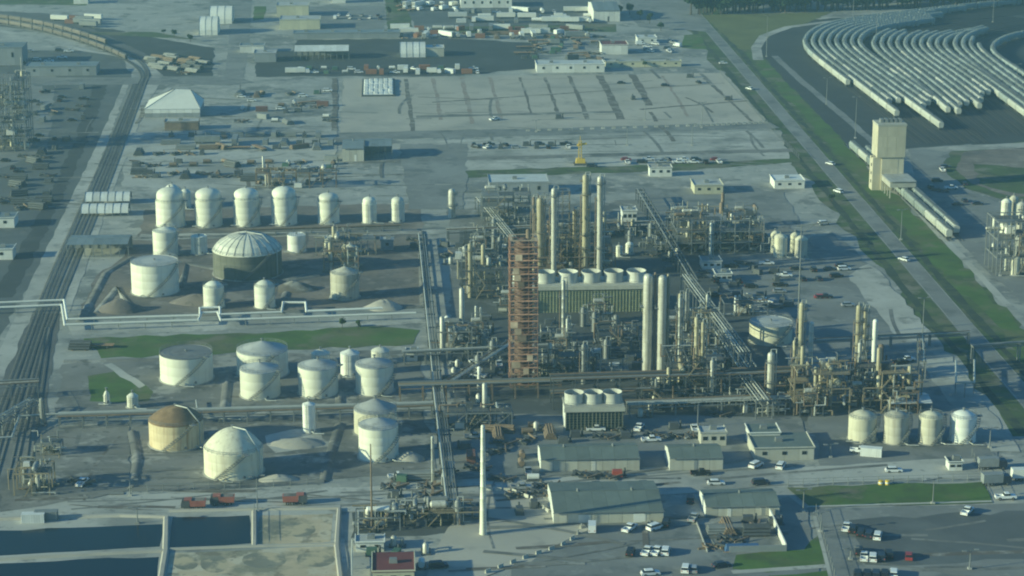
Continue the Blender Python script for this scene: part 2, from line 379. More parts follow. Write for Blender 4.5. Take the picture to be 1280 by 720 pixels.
for (a, b, w, mt) in [((650, 97), (664, 143), 1.6, m_mud), ((681, 97), (698, 146), 1.8, m_mud), ((711, 95), (734, 149), 2.2, m_mud), ((749, 94), (776, 149), 4.2, m_mud),
                      ((790, 93), (811, 132), 4.0, m_mud), ((813, 140), (820, 152), 2, m_mud), ((828, 95), (860, 146), 1.6, m_rustmud), ((507, 99), (516, 164), 2.2, m_mud), ((418, 98), (418, 164), 3, m_mud),
                      ((541, 98), (551, 150), 2, m_rustmud), ((577, 97), (590, 155), 2.4, m_rustmud), ((612, 97), (626, 150), 2, m_rustmud), ((540, 128), (720, 116), 2.2, m_mud), ((720, 116), (905, 104), 1.6, m_mud),
                      ((520, 146), (775, 140), 6, m_conc), ((800, 137), (935, 126), 3, m_mud), ((880, 98), (940, 152), 2, m_mud)]:
    ribbon('wear_strip', [a, (a[0] * .5 + b[0] * .5 + 1, a[1] * .5 + b[1] * .5), b], w, mt, .5)

# tank farm earth, greens, process pads
patch('tank_farm_floor', [(182, 262), (528, 254), (530, 290), (172, 298)], m_earth, j=1)
patch('tank_farm_floor', [(165, 300), (525, 292), (528, 384), (95, 400), (120, 345), (150, 325)], m_earth, j=1)
patch('dirt_road', [(176, 293), (530, 287), (560, 287), (560, 292), (172, 300)], m_pale, j=.5)
patch('gravel_road', [(85, 408), (540, 392), (540, 404), (90, 420)], m_pale, j=.6)
patch('grass_strip', [(104, 424), (300, 416), (478, 409), (524, 413), (518, 430), (340, 438), (126, 448)], m_grass, j=1)
patch('tank_farm_floor', [(78, 455), (120, 450), (528, 436), (530, 508), (70, 522)], m_conc, j=1)
patch('grass_patch', [(110, 470), (150, 464), (192, 490), (185, 502), (112, 502)], m_grass, j=1)
patch('dirt_path', [(130, 456), (140, 454), (182, 482), (174, 486)], m_pale, j=.3)
patch('tank_farm_floor', [(165, 528), (530, 512), (545, 585), (420, 600), (165, 612)], m_conc, j=1)
patch('dirt_heap', [(330, 545), (400, 535), (415, 558), (345, 566)], m_pale, j=1)
patch('plant_floor', [(560, 262), (800, 250), (985, 270), (1010, 520), (565, 530)], m_conc, j=1)
patch('plant_floor', [(575, 290), (860, 285), (985, 440), (990, 520), (580, 520)], m_oily, j=1)
patch('plant_floor', [(990, 470), (1150, 466), (1165, 522), (990, 526)], m_oily, j=1)
patch('plant_floor', [(440, 640), (600, 626), (598, 664), (440, 672)], m_oily, j=1)
patch('toned_yard', [(500, 180), (585, 180), (580, 262), (510, 262)], m_asph2, j=1)  # darker ground tone laid over this band of the yard
patch('toned_yard', [(800, 235), (980, 240), (1000, 280), (820, 285)], m_asph2, j=1)
patch('concrete_yard', [(880, 340), (1040, 290), (1085, 330), (1160, 430), (1240, 540), (1250, 600), (1030, 590), (1000, 480), (960, 400)], m_asph2, j=1)
patch('concrete_yard', [(1085, 330), (1100, 340), (1200, 460), (1275, 565), (1240, 565), (1120, 420), (1060, 345)], m_pale, j=.8)
patch('road', [(0, 628), (640, 600), (1240, 572), (1260, 596), (985, 606), (640, 632), (430, 640), (0, 655)], m_pale, j=.6)
patch('yard', [(560, 520), (1000, 520), (1010, 570), (640, 600), (560, 600)], m_asph2, j=1)
patch('yard', [(0, 540), (160, 530), (165, 612), (0, 640)], m_conc, j=1)
patch('gravel_pad', [(560, 660), (620, 612), (680, 622), (735, 660), (738, 674), (690, 692), (610, 720), (560, 745), (520, 745)], m_lot, j=.6)
patch('parking_yard', [(740, 660), (890, 655), (985, 620), (1010, 640), (1030, 760), (640, 760), (640, 712)], m_asph2, j=.6)
patch('parking_lot', [(1018, 638), (1290, 630), (1360, 780), (1040, 780)], m_asph2, j=.4)
patch('parking_lot', [(1060, 650), (1290, 640), (1290, 700), (1080, 706)], m_asph, j=1)
patch('lawn', [(984, 610), (1228, 603), (1240, 629), (1012, 634)], m_grass, j=.4)
patch('lawn', [(920, 694), (1005, 688), (1026, 668), (1036, 706), (960, 716), (915, 712)], m_grass, j=.5)
patch('lawn', [(960, 720), (1036, 714), (1042, 760), (960, 760)], m_grass, j=.5)
ribbon('kerb_path', [(1008, 634), (1240, 627)], 1.2, m_pale)
ribbon('kerb_path', [(915, 716), (1035, 708)], 2.2, m_pale)
ribbon('kerb_path', [(1018, 645), (1030, 690), (1044, 745)], 1.0, m_pale)
# right yard
patch('rail_yard_bed', [(1012, 25), (1060, 20), (1220, 8), (1420, 0), (1420, 200), (1160, 186), (1065, 186), (985, 105), (947, 62), (955, 45), (980, 34)], M('yard_asphalt', (.04, .045, .05), .9, .2, .05, world=True, spots=[(.06, (.055, .06, .066), .54, .68, .6)]), j=.6)
patch('field', [(878, 19), (1040, 15), (1012, 28), (965, 42), (945, 62), (925, 62)], M('hay_field', (.13, .135, .04), .95, .2, .05, world=True), j=.6)
ribbon('loop_road', [(948, 75), (945, 60), (955, 45), (985, 34), (1030, 28), (1075, 24)], 6, m_pale, .2)
ribbon('loop_road', [(1022, 24), (1040, 22), (1075, 21)], 4, m_pale, .2)
ribbon('yard_lane', [(968, 70), (1000, 100), (1060, 150), (1105, 190)], 4, m_asph2, .3)
patch('asphalt_apron', [(1135, 186), (1215, 180), (1200, 205), (1215, 240), (1270, 262), (1400, 262), (1400, 420), (1330, 420), (1240, 345), (1150, 250)], m_asph2, j=.5)
patch('basin_rim', [(1190, 185), (1300, 176), (1420, 180), (1420, 262), (1262, 254), (1205, 235), (1178, 210)], m_grassd, j=1)
patch('basin_floor', [(1205, 190), (1300, 180), (1420, 184), (1420, 248), (1268, 246), (1215, 230), (1195, 212)], m_earth, j=1)
patch('basin_grass', [(1216, 205), (1300, 212), (1420, 215), (1420, 244), (1272, 242), (1225, 230)], m_grassd, j=1)
patch('apron_road', [(1150, 185), (1400, 172), (1400, 178), (1180, 190)], m_pale, j=.4)
rt = random.Random(21)
def inpx(p):
    d = p.y * cP + HC * sP; x = 640 + F * p.x / d; y = 360 - F * (p.y * sP - HC * cP) / d
    return (955 < x < 1260 and 595 < y < 642) or (900 < x < 1050 and y > 680) or (100 < x < 530 and 400 < y < 452) or (100 < x < 200 and 452 < y < 506) or (abs((p - c0).dot(rs) - 3) < 19)
for (x0, x1, y0, y1, n) in [(430, 930, 98, 160, 26), (545, 980, 168, 205, 22), (165, 420, 108, 235, 34), (20, 120, 110, 300, 12), (430, 560, 180, 250, 10), (870, 1060, 285, 400, 14), (1050, 1230, 340, 560, 12), (0, 640, 610, 640, 14), (640, 1000, 596, 606, 6), (750, 1000, 660, 715, 12), (1040, 1270, 645, 715, 14), (560, 720, 640, 715, 10), (80, 520, 455, 600, 18), (0, 150, 540, 640, 12), (1150, 1280, 270, 360, 8)]:
    for k in range(n):
        p = at(rt.uniform(x0, x1), rt.uniform(y0, y1)); q = ROT + rt.choice([0, 0, 0, PI / 2, .25, -.3]) + rt.uniform(-.08, .08); L_ = rt.uniform(12, 55); cv = rt.uniform(-.008, .008); pts = []
        for j in range(7): pts.append(p.copy()); p = p + Vector((math.cos(q), math.sin(q), 0)) * L_ / 6; q += cv * L_ / 6
        
        if any(inpx(z_) for z_ in pts): continue
        ribbon_w('tyre_track', pts, rt.uniform(.5, 2.2), rt.choice([m_mud, m_conc, m_track, m_track, m_track]), None, .25)
# ponds
def pond(px, mat, name='pond'): return patch(name, px, mat, j=.3)
patch('pond_surround', [(-60, 645), (425, 632), (440, 760), (-60, 780)], m_pale, j=.5)
pond([(-60, 667), (150, 658), (203, 656), (200, 684), (60, 692), (-60, 700)], m_water)
pond([(-60, 708), (100, 700), (199, 697), (194, 770), (-60, 790)], m_water2)
pond([(216, 647), (312, 645), (314, 680), (212, 686)], m_water)
pond([(325, 645), (416, 643), (413, 678), (322, 684)], m_foam, 'sludge_pond')
pond([(213, 692), (420, 684), (428, 770), (205, 775)], m_foam, 'sludge_pond')
for cx, cy, rx, ry in [(375, 663, 20, 9), (345, 662, 16, 10), (330, 701, 28, 10), (268, 706, 18, 11), (232, 705, 16, 9), (395, 700, 24, 10)]:
    patch('sludge_island', [(cx + rx * math.cos(k * PI / 7), cy + ry * math.sin(k * PI / 7)) for k in range(14)], m_sludge, j=.4)
berm([(-60, 652), (150, 646), (208, 648), (207, 690), (196, 760)], 2.4, .8, m_lot, name='pond_bank')
berm([(-60, 704), (120, 694), (204, 690)], 2.2, .7, m_lot, name='pond_bank')
berm([(212, 640), (320, 638), (424, 637), (421, 684), (430, 760)], 2.0, .7, m_lot, name='pond_bank')
berm([(318, 640), (318, 684)], 2, .7, m_lot, name='pond_bank'); berm([(209, 688), (318, 684), (420, 681)], 1.8, .6, m_lot, name='pond_bank')
# tank dikes
for pts in [[(100, 402), (132, 342), (165, 322)], [(165, 298), (350, 294), (527, 290)], [(527, 290), (530, 385)], [(225, 360), (232, 330), (350, 352), (400, 340)], [(110, 398), (300, 392), (527, 384)],
            [(350, 392), (362, 352), (398, 345)], [(80, 452), (190, 450), (300, 444)], [(75, 520), (280, 514), (530, 506)], [(280, 514), (286, 460)], [(425, 510), (424, 470)],
            [(165, 612), (300, 608), (405, 602)], [(165, 612), (172, 575), (165, 540)], [(405, 602), (415, 560), (425, 530)], [(120, 392), (146, 360), (160, 380)]]:
    berm(pts, 4.5, .55, m_conc, .2, name='dike')
def heap(px, py, w, h, mat, label):
    p = at(px, py); mb = MB(); n = 18; rr = random.Random(int(px))
    rings = []
    for i, (f_, z) in enumerate([(1, -.1), (.75, .35), (.45, .7), (.15, .97)]):
        rings.append([(w * f_ * rr.uniform(.85, 1.12) * math.cos(2 * PI * k / n), .6 * w * f_ * rr.uniform(.85, 1.12) * math.sin(2 * PI * k / n), h * z * rr.uniform(.9, 1.1)) for k in range(n)])
    vs = [v for r_ in rings for v in r_] + [(0, 0, h)]; fs = []
    for i in range(3):
        for k in range(n): fs.append((i * n + k, i * n + (k + 1) % n, (i + 1) * n + (k + 1) % n, (i + 1) * n + k))
    for k in range(n): fs.append((3 * n + k, 3 * n + (k + 1) % n, 4 * n))
    tag(mb.add(vs, fs).build('earth_heap', mat, smooth=True, loc=p), label, 'earth heap', 'heaps of earth')
heap(150, 388, 9, 4, m_earth, 'dark earth heap left of the tall flat roofed white tank')
heap(246, 378, 10, 3, m_earth, 'low brown earth heap left of the small white tank under the pipeline')
heap(368, 362, 9, 3, m_mud, 'brown earth heap right of the big domed tank')
heap(372, 555, 9, 1.6, m_lot, 'pale earth heap beside the slim white tank')
heap(348, 600, 6, 1.5, m_lot, 'pale earth heap behind the red trucks, right of the cone roofed tank')
heap(480, 385, 8, 3, m_lot, 'pale gravel heap at the right end of the twin pipeline')
heap(512, 575, 5, 2.5, m_lot, 'small pale heap right of the stacked cone roofed tanks')

# ------------------------------------------------------------------ tanks
def tank(px, yb, w, yt, roof, label, shell=None, rmat=None, apex=None, group=None, stair=None, name='storage_tank', hoops=None):
    shell = shell or m_white; rmat = rmat or shell
    rad = w / 2 / ppm(yb - w * .08); g_ = at(px, yb); c = g_ + Vector((0, rad, 0))
    edge = yb - w / 2 * (HC / c.y)          # picture height of the shell's foot at its edge
    d = ray(px, yt); h = HC + c.y / d.y * d.z
    ra = None
    if apex:
        d2 = ray(px, apex); ra = max(.3, HC + c.y / d2.y * d2.z - h)
    t = thing(name, label, 'tank', c, 0, group)
    n = 40
    k = max(2, int(h / 2.4)); prof = [(rad, 0)]
    for i in range(1, k): z = h * i / k; prof += [(rad, z - .03), (rad - .008, z), (rad, z + .03)]
    prof += [(rad, h)]
    MB().lathe(prof, n).build('shell', shell, t, True)
    MB().lathe([(rad + .02, -.05), (rad + .5, -.05), (rad + .5, .25), (rad + .02, .25)], n).build('foundation', m_pale, t)
    rp = []
    if roof == 'flat':
        rp = [(rad + .04, h - .12), (rad + .04, h + .1), (rad - .15, h + .1), (rad - .2, h - .02), (rad * .5, h + rad * .025), (0.01, h + rad * .04)]
    elif roof == 'float':
        rp = [(rad + .06, h - .25), (rad + .06, h + .05), (rad - .12, h + .05), (rad - .14, h - 1.2), (rad * .9, h - 1.3), (0.01, h - 1.1)]
    elif roof == 'cone':
        ra = ra or rad * .2; rp = [(rad + .05, h - .15), (rad + .05, h + .03), (rad * .5, h + ra * .52), (.3, h + ra), (.01, h + ra)]
    elif roof == 'dome':
        ra = ra or rad * .3; rp = [(rad + .05, h - .15), (rad + .05, h + .02)] + [(rad * (1 - q / 8), h + ra * (1 - (1 - q / 8) ** 2.1)) for q in range(1, 8)] + [(.01, h + ra)]
    elif roof == 'step':
        ra = ra or rad * .5; r2 = rad * .92
        rp = [(rad + .05, h - .2), (rad + .05, h + .05), (r2, h + .1), (r2, h + ra * .45)] + [(r2 * math.cos(q * PI / 12), h + ra * .45 + ra * .55 * math.sin(q * PI / 12)) for q in range(1, 6)] + [(.01, h + ra)]
    if roof == 'panel':
        ns = 24; ra = ra or rad * .35
        for q in range(ns):
            a0 = 2 * PI * q / ns; a1 = 2 * PI * (q + 1) / ns - .02; am = (a0 + a1) / 2
            if q == 0:
                mb = MB(); pr = [(rad + .05, h), (rad * .85, h + ra * .42), (rad * .55, h + ra * .8), (rad * .25, h + ra * .97), (.4, h + ra)]
                mb.lathe(pr, 2, a0=0, a1=2 * PI / ns - .035); mesh0 = mb.mesh('roof_panel', rmat)
                rb = MB(); rb.tube([(r_, 0, z + .05) for r_, z in pr], .1, 4); mesh1 = rb.mesh('roof_rib', m_roofg)
            put('roof_panel', mesh0, t, None, a0 + .012); put('roof_rib', mesh1, t, None, a0)
        MB().lathe([(rad - .05, h - .3), (rad + .25, h - .3), (rad + .25, h + .02), (rad - .05, h + .02)], n).build('wind_girder', rmat, t)
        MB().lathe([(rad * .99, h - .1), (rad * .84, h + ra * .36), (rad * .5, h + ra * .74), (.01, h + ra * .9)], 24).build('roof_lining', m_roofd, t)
    else:
        MB().lathe(rp, n).build('roof', rmat, t, True)
    top = h + (ra or 0)
    vs_ = MB(); vs_.cyl((0, 0, top - .3), (0, 0, top + .7), .25, n=8); vs_.cyl((0, 0, top + .7), (0, 0, top + .9), .45, n=8); vs_.build('vent', m_steel, t)
    # spiral stair on the camera side and guard rail
    if rad > 3.2:
        a0 = stair if stair is not None else R.uniform(-2.2, -1.2); sw = min(1.9, h * 1.15 / rad)
        st = MB(); ns = max(6, int(h / .5))
        for i in range(ns):
            q = a0 + sw * i / ns; z = h * (i + 1) / ns
            e = Vector((math.cos(q), math.sin(q), 0)); tt = Vector((-e.y, e.x, 0))
            st.beam(e * (rad + .1) + Vector((0, 0, z)), e * (rad + .95) + Vector((0, 0, z)), rad * sw / ns, .12)
        st.build('stair', m_steel, t)
        sr = MB()
        for q_ in (0.05, 1.05):
            pts = [Vector(((rad + 1) * math.cos(a0 + sw * i / 10), (rad + 1) * math.sin(a0 + sw * i / 10), h * i / 10 + q_)) for i in range(11)]
            for a, b in zip(pts, pts[1:]): sr.beam(a, b, .08, .22 if q_ < .5 else .08)
        sr.build('stair_rail', m_steel, t)
        ml = MB(); q = a0 + sw; e = Vector((math.cos(q), math.sin(q), 0))
        ml.beam(e * (rad - .3) + Vector((0, 0, h + .1)), e * (rad + 1.6) + Vector((0, 0, h + .1)), 1.6, .12); ml.build('landing', m_steel, t)
        gr = MB(); K = 28
        for z in (.55, 1.05):
            for i in range(K):
                a = 2 * PI * i / K; b = 2 * PI * (i + 1) / K
                gr.beam((rad * math.cos(a), rad * math.sin(a), h + z), (rad * math.cos(b), rad * math.sin(b), h + z), .07)
        for i in range(K):
            a = 2 * PI * i / K; gr.beam((rad * math.cos(a), rad * math.sin(a), h), (rad * math.cos(a), rad * math.sin(a), h + 1.05), .06)
        gr.build('guard_rail', m_steel, t)
    else:
        ld = MB(); q = -1.9
        for s_ in (-.22, .22):
            a = q + s_ / rad; ld.beam(((rad + .25) * math.cos(a), (rad + .25) * math.sin(a), 0), ((rad + .25) * math.cos(a), (rad + .25) * math.sin(a), h + .9), .07)
        for i in range(int(h / .6)): ld.beam(((rad + .25) * math.cos(q - .22 / rad), (rad + .25) * math.sin(q - .22 / rad), i * .6 + .3), ((rad + .25) * math.cos(q + .22 / rad), (rad + .25) * math.sin(q + .22 / rad), i * .6 + .3), .05)
        ld.build('ladder', m_steel, t)
    mw = MB(); q = -1.1; mw.cyl((rad * .97 * math.cos(q), rad * .97 * math.sin(q), 1), ((rad + .3) * math.cos(q), (rad + .3) * math.sin(q), 1), .42, n=10); mw.build('manway', m_steel, t)
    nz = MB(); q = R.uniform(-2.6, -.6); e = Vector((math.cos(q), math.sin(q), 0)); nz.tube([e * (rad - .1) + Vector((0, 0, .7)), e * (rad + 2.2) + Vector((0, 0, .7)), e * (rad + 2.2) + Vector((3, -.4, .7))], .18); nz.build('outlet_pipe', m_pipe, t)
    if roof in ('dome', 'panel') and rad > 6 or label.startswith('brown'):
        hp = MB(); q = -.5; e = Vector((math.cos(q), math.sin(q), 0)); hp.tube([Vector((0, 0, top + .4)), e * rad * .55 + Vector((0, 0, top + .2)), e * (rad + .6) + Vector((0, 0, h)), e * (rad + .6) + Vector((0, 0, .3))], .2); hp.build('vapour_pipe', m_pipe, t)
    return t
gw = 'white tanks of the back row'
tank(214, 262, 22, 238, 'dome', 'small white tank peeping out behind the leftmost tank of the back row', apex=230)
tank(231, 262, 14, 240, 'dome', 'thin white tank behind and right of the leftmost back row tank', apex=236)
tank(211, 286, 36, 250, 'step', 'tall white domed tank at the left end of the back row', m_white, m_white, 234, gw)
tank(259, 285.5, 34, 249, 'step', 'second tall white domed tank from the left in the back row', m_white, m_white, 235, gw)
tank(307, 284.5, 33, 248, 'step', 'middle one of three tall domed tanks behind the big ribbed dome tank', m_white, m_white, 235, gw)
tank(354, 283, 32, 247, 'step', 'tall white domed tank fourth from the left in the back row', m_white, m_white, 233, gw)
tank(410, 281, 27, 251, 'step', 'medium white tank with diagonal stair line, right of the four tall ones', m_white, m_white, 241, gw)
tank(461.5, 280, 18, 254, 'step', 'narrow white tank, left one of the narrow pair ending the back row', m_white, m_white, 246, gw)
tank(497, 279, 17, 254, 'step', 'narrow white tank at the right end of the back row', m_white, m_white, 246, gw)
tank(205, 322, 31, 288, 'cone', 'plain white cone roofed tank below the left end of the back row', m_white, m_white, 283)
tank(248, 319, 20, 295, 'flat', 'small white tank left of the big ribbed dome tank', m_white)
tank(305, 352, 86, 310, 'panel', 'very wide dark walled tank under a white ribbed dome roof', m_mossy, m_white, 291)
tank(370, 317, 23, 293, 'flat', 'small white tank right behind the ribbed dome tank', m_bright)
tank(410, 319, 12, 296, 'flat', 'tiny white upright tank between the back row and the beige tanks', m_white)
tank(437, 335, 21, 309, 'cone', 'ochre tank standing behind the larger beige tank', m_cream, m_cream, 305)
tank(430, 376, 36, 340, 'cone', 'beige cone roofed tank above the twin pipeline', m_beige, m_beige, 333)
tank(190, 372, 59, 326, 'flat', 'big white flat topped tank with a stair on its front, left of the ribbed dome', m_white, m_roofg, stair=-1.75)
tank(266, 387, 26, 358, 'dome', 'small white domed tank by the pipeline loop, left one of two', m_white, m_white, 351)
tank(330, 387, 26, 357, 'dome', 'small white domed tank by the pipeline, right one of two', m_white, m_white, 350)
tank(229, 483, 66, 440, 'flat', 'wide white tank with a dark flat roof below the grass strip', m_white, m_roofd)
tank(325, 476, 64, 436, 'cone', 'wide white cone roofed tank half hidden by a smaller one in front', m_white, m_roofg, 426)
tank(323, 501, 50, 460, 'cone', 'white tank standing in front of the wide cone roofed tank', m_white, m_roofg, 453)
tank(400, 456, 23, 441, 'dome', 'small white tank just behind a white drum tank, left of the narrow one', m_white, m_white, 437)
tank(437, 472, 24, 441, 'cone', 'tall narrow white tank between two wide drum tanks', m_bright, m_bright, 436)
tank(475, 456, 23, 438, 'dome', 'small white tank just behind the rightmost drum tank', m_white, m_white, 434)
tank(396, 499, 50, 456, 'cone', 'white drum tank with a grey roof left of the narrow tank', m_white, m_roofg, 449)
tank(467, 496, 48, 454, 'cone', 'white drum tank at the right end of the middle tank row', m_white, m_roofg, 447)
tank(468, 548, 54, 510, 'cone', 'grey cone roofed tank directly behind a cream tank of the same width', m_cream, m_roofg, 498)
tank(472, 579, 50, 530, 'cone', 'cream cone roofed tank at the front with another directly behind it', m_white, m_roofg, 522)
tank(386, 542, 16, 505, 'cone', 'slim white upright tank standing alone above the pale heap', m_bright, m_bright, 502)
tank(216, 565, 68, 523, 'dome', 'brown domed rust streaked yellow tank', m_rusttank, m_rustroof, 508)
tank(288, 602, 74, 558, 'dome', 'large cream tank with a tall pale domed roof, nearest of all the tanks', m_cream, m_cream, 535)
tank(165, 511, 14, 495, 'dome', 'tiny white tank beside the grass patch', m_white, m_white, 491)
tank(133, 506, 8, 494, 'dome', 'very small white vessel left of the tiny white tank by the grass', m_white, m_white, 488)
tank(1080, 555, 35, 520, 'dome', 'cream domed tank, leftmost of the four beside the road', m_cream, m_cream, 513)
tank(1122, 557, 31, 519, 'dome', 'grey beige domed tank second of four beside the road', m_beige, m_beige, 514)
tank(1165, 557, 30, 520, 'dome', 'stained beige tank third of four beside the road', m_beige, m_cream, 514)
tank(1206, 556, 33, 520, 'dome', 'bright white domed tank rightmost of four beside the road', m_bright, m_bright, 513)
tank(966, 433, 54, 402, 'flat', 'wide pale tank behind the slim refinery columns on the right', m_cream, m_roofg)
tank(969, 317, 12, 292, 'dome', 'back left beige silo of the four by the antenna mast', m_cream, m_cream, 288)
tank(976, 323, 17, 296, 'dome', 'front left beige silo of the four by the antenna mast', m_cream, m_cream, 292)
tank(994, 317, 12, 294, 'dome', 'back right beige silo of the four by the antenna mast', m_cream, m_cream, 290)
tank(1002, 324, 16, 299, 'dome', 'front right beige silo of the four by the antenna mast', m_beige, m_cream, 294)
tank(774, 322, 8, 308, 'dome', 'small white tank behind the long cooling tower, left of its twin', m_white, m_white, 306)
tank(787, 319, 10, 305, 'dome', 'small white tank behind the long cooling tower, right of its twin', m_white, m_white, 302)

# ------------------------------------------------------------------ columns, stacks, masts
def column(px, yb, w, yt, label, mat=None, plats=4, name='distillation_column', skirt=True, taper=1.0, pipe=True, scaf=False, cat='column', group=None, rel=0):
    mat = mat or m_alum
    g_ = at(px, yb); r = max(.25, w / 2 / ppm(yb)); h = hgt(px, yb, yt)
    t = thing(name, label, cat, g_, 0, group)
    k = max(3, int(h / 3)); prof = [(r * 1.12, 0), (r * 1.05, 1.5)] if skirt else [(r, 0)]
    for i in range(1, k + 1):
        z = h * i / k; q = r * (1 - (1 - taper) * i / k)
        if i < k: prof += [(q, z - .15), (q * 1.05, z - .1), (q * 1.05, z + .1), (q, z + .15)]
    q = r * taper; prof += [(q, h - q * .8), (q * .85, h - q * .35), (q * .5, h - q * .08), (.02, h)]
    MB().lathe(prof, 18).build('shell', mat, t, True)
    for i in range(plats):
        z = h * (i + 1.1) / (plats + .6); a0 = R.choice([-2.6, -1.2, .2]); pm = MB(); rr = r + 1.0
        pm.lathe([(r + .02, z), (rr, z), (rr, z + .14), (r + .02, z + .14)], 10, a0=a0, a1=a0 + 3.4)
        pf = put('platform', pm.mesh('platform', m_ysteel if mat is m_yalum else m_steel), t)
        rm = MB()
        for zz in (.55, 1.05):
            for j_ in range(8):
                a = a0 + 3.4 * j_ / 8; b = a0 + 3.4 * (j_ + 1) / 8
                rm.beam((rr * math.cos(a), rr * math.sin(a), z + zz), (rr * math.cos(b), rr * math.sin(b), z + zz), .08)
        for j_ in range(9):
            a = a0 + 3.4 * j_ / 8; rm.beam((rr * math.cos(a), rr * math.sin(a), z + .1), (rr * math.cos(a), rr * math.sin(a), z + 1.05), .07)
        put('guard_rail', rm.mesh('guard_rail', m_steel), pf)
    ld = MB(); a = -1.3
    for s_ in (-.25, .25): ld.beam(((r + .3) * math.cos(a) + s_, (r + .3) * math.sin(a), .2), ((r + .3) * math.cos(a) + s_, (r + .3) * math.sin(a), h - .5), .09)
    for i in range(int(h / .9)): ld.beam(((r + .3) * math.cos(a) - .25, (r + .3) * math.sin(a), .5 + i * .9), ((r + .3) * math.cos(a) + .25, (r + .3) * math.sin(a), .5 + i * .9), .06)
    ld.build('ladder', m_steel, t)
    if pipe:
        for s_, mt in ((1, m_pipe), (-1, m_rsteel)):
            x = s_ * (r + .55); pp = MB(); pp.tube([(0, 0, h - .2), (0, 0, h + .8), (x, .2, h + .8), (x, .2, h * .2), (x + s_ * 3, .2, h * .2)] if s_ > 0 else [(x * .8, -.3, h * .8), (x, -.3, h * .8), (x, -.3, 2), (x - 2, -.3, 2)], max(.16, r * .16)); pp.build('riser_pipe', mt, t, True)
    return t
def frame_tower(px, yb, w, yt, label, d=None, mat=None, name='steel_frame_tower', lift=3.0, boards=True, rz=ROT, cat='frame tower', bmat=None):
    """square open steel or scaffold tower, every lift is a part"""
    mat = mat or m_rsteel; g_ = at(px, yb); s_ = w / ppm(yb); d = d or s_; h = hgt(px, yb, yt)
    t = thing(name, label, cat, g_ + Vector((0, d / 2, 0)), rz)
    n = max(2, int(h / lift)); lf = h / n; me = {}
    def lift_mesh():
        mb = MB(); X, Y = s_ / 2, d / 2; nx = max(2, int(s_ / 2.2)); 
        for i in range(nx + 1):
            for y in (-Y, Y): mb.beam((-X + s_ * i / nx, y, 0), (-X + s_ * i / nx, y, lf), .14)
        for x in (-X, X): mb.beam((x, 0, 0), (x, 0, lf), .14)
        for z in (lf * .5, lf - .1):
            for y in (-Y, Y): mb.beam((-X, y, z), (X, y, z), .1)
            for x in (-X, X): mb.beam((x, -Y, z), (x, Y, z), .1)
        mb.beam((-X, -Y, 0), (X * .0, -Y, lf), .1); mb.beam((0, -Y, 0), (X, -Y, lf), .1)
        mb.beam((-X, -Y, 0), (-X, Y, lf), .1); mb.beam((X, Y, 0), (X, -Y, lf), .1)
        return mb.mesh('scaffold_lift' if boards else 'frame_lift', mat)
    def deck_mesh():
        mb = MB(); X, Y = s_ / 2 + .1, d / 2 + .1; k = .9
        mb.box(-X, -Y, 0, X, -Y + k, .1); mb.box(-X, Y - k, 0, X, Y, .1); mb.box(-X, -Y + k, 0, -X + k, Y - k, .1); mb.box(X - k, -Y + k, 0, X, Y - k, .1)
        return mb.mesh('plank_deck', m_plank if boards else m_steel)
    def toe_mesh():
        mb = MB(); X, Y = s_ / 2 + .16, d / 2 + .16
        mb.box(-X, -Y - .06, .1, X, -Y, lf * .22); mb.box(-X - .06, -Y - .06, .1, -X, Y, lf * .22)
        return mb.mesh('toe_board', bmat or m_board)
    a, b, c = lift_mesh(), deck_mesh(), toe_mesh()
    for i in range(n):
        l_ = put('scaffold_lift' if boards else 'frame_lift', a, t, (0, 0, i * lf)); put('plank_deck', b, l_, (0, 0, lf - .06))
        if boards and R.random() < .8: put('toe_board', c, l_, (0, 0, lf - .06))
        if boards and R.random() < .45:
            x = R.uniform(-.5, .2) * s_; MB().box(x, -d / 2 - .3, .2, x + s_ * R.uniform(.2, .35), -d / 2 - .22, lf).build('debris_net', m_plank if R.random() < .5 else m_rsteel, l_)
    return t, s_, d, h
t, s_, d_, h_ = frame_tower(654, 485, 34, 301, 'tall rust red scaffolded tower in the middle of the refinery', lift=2.1, mat=m_scaf, name='scaffold_tower', cat='scaffold tower')
c_ = MB(); c_.lathe([(s_ * .33, 0), (s_ * .33, h_ - 2), (s_ * .22, h_ - .6), (.02, h_)], 20); c_.build('column_shell', M('rust_primer', (.14, .09, .07), .8, .2, .3), t, True)
column(660, 479, 6, 286, 'thin riser column poking above the scaffold tower', m_rsteel, 2, pipe=False)
# main group behind the long cooling tower
column(675, 345, 9, 247, 'short ochre column in the brown unit behind the scaffold tower', m_yalum, 5)
column(692, 352, 7, 235, 'slender white column left of the ochre scaffold frame', m_alum, 5)
column(731, 346, 8, 218, 'tall ochre column, left one of the tall pair behind the cooling tower', m_yalum, 7)
column(749, 352, 7.5, 220, 'tall pale column, right one of the tall pair behind the cooling tower', m_alum, 6)
column(718, 338, 6, 262, 'short rusty column between the slender white and tall ochre columns', m_yalum, 4)
column(667, 338, 4, 246, 'thin brown column at the left end of the brown unit', m_rsteel, 3)
frame_tower(703, 342, 17, 239, 'ochre open steel frame hugging the slender white column', mat=m_ysteel, lift=3.5, boards=False)
frame_tower(681, 338, 16, 244, 'brown open steel frame round the short ochre column', mat=m_rsteel, lift=3.5, boards=False)
frame_tower(727, 344, 18, 262, 'brown open frame around the foot of the tall ochre column', mat=m_ysteel, lift=3.5, boards=False)
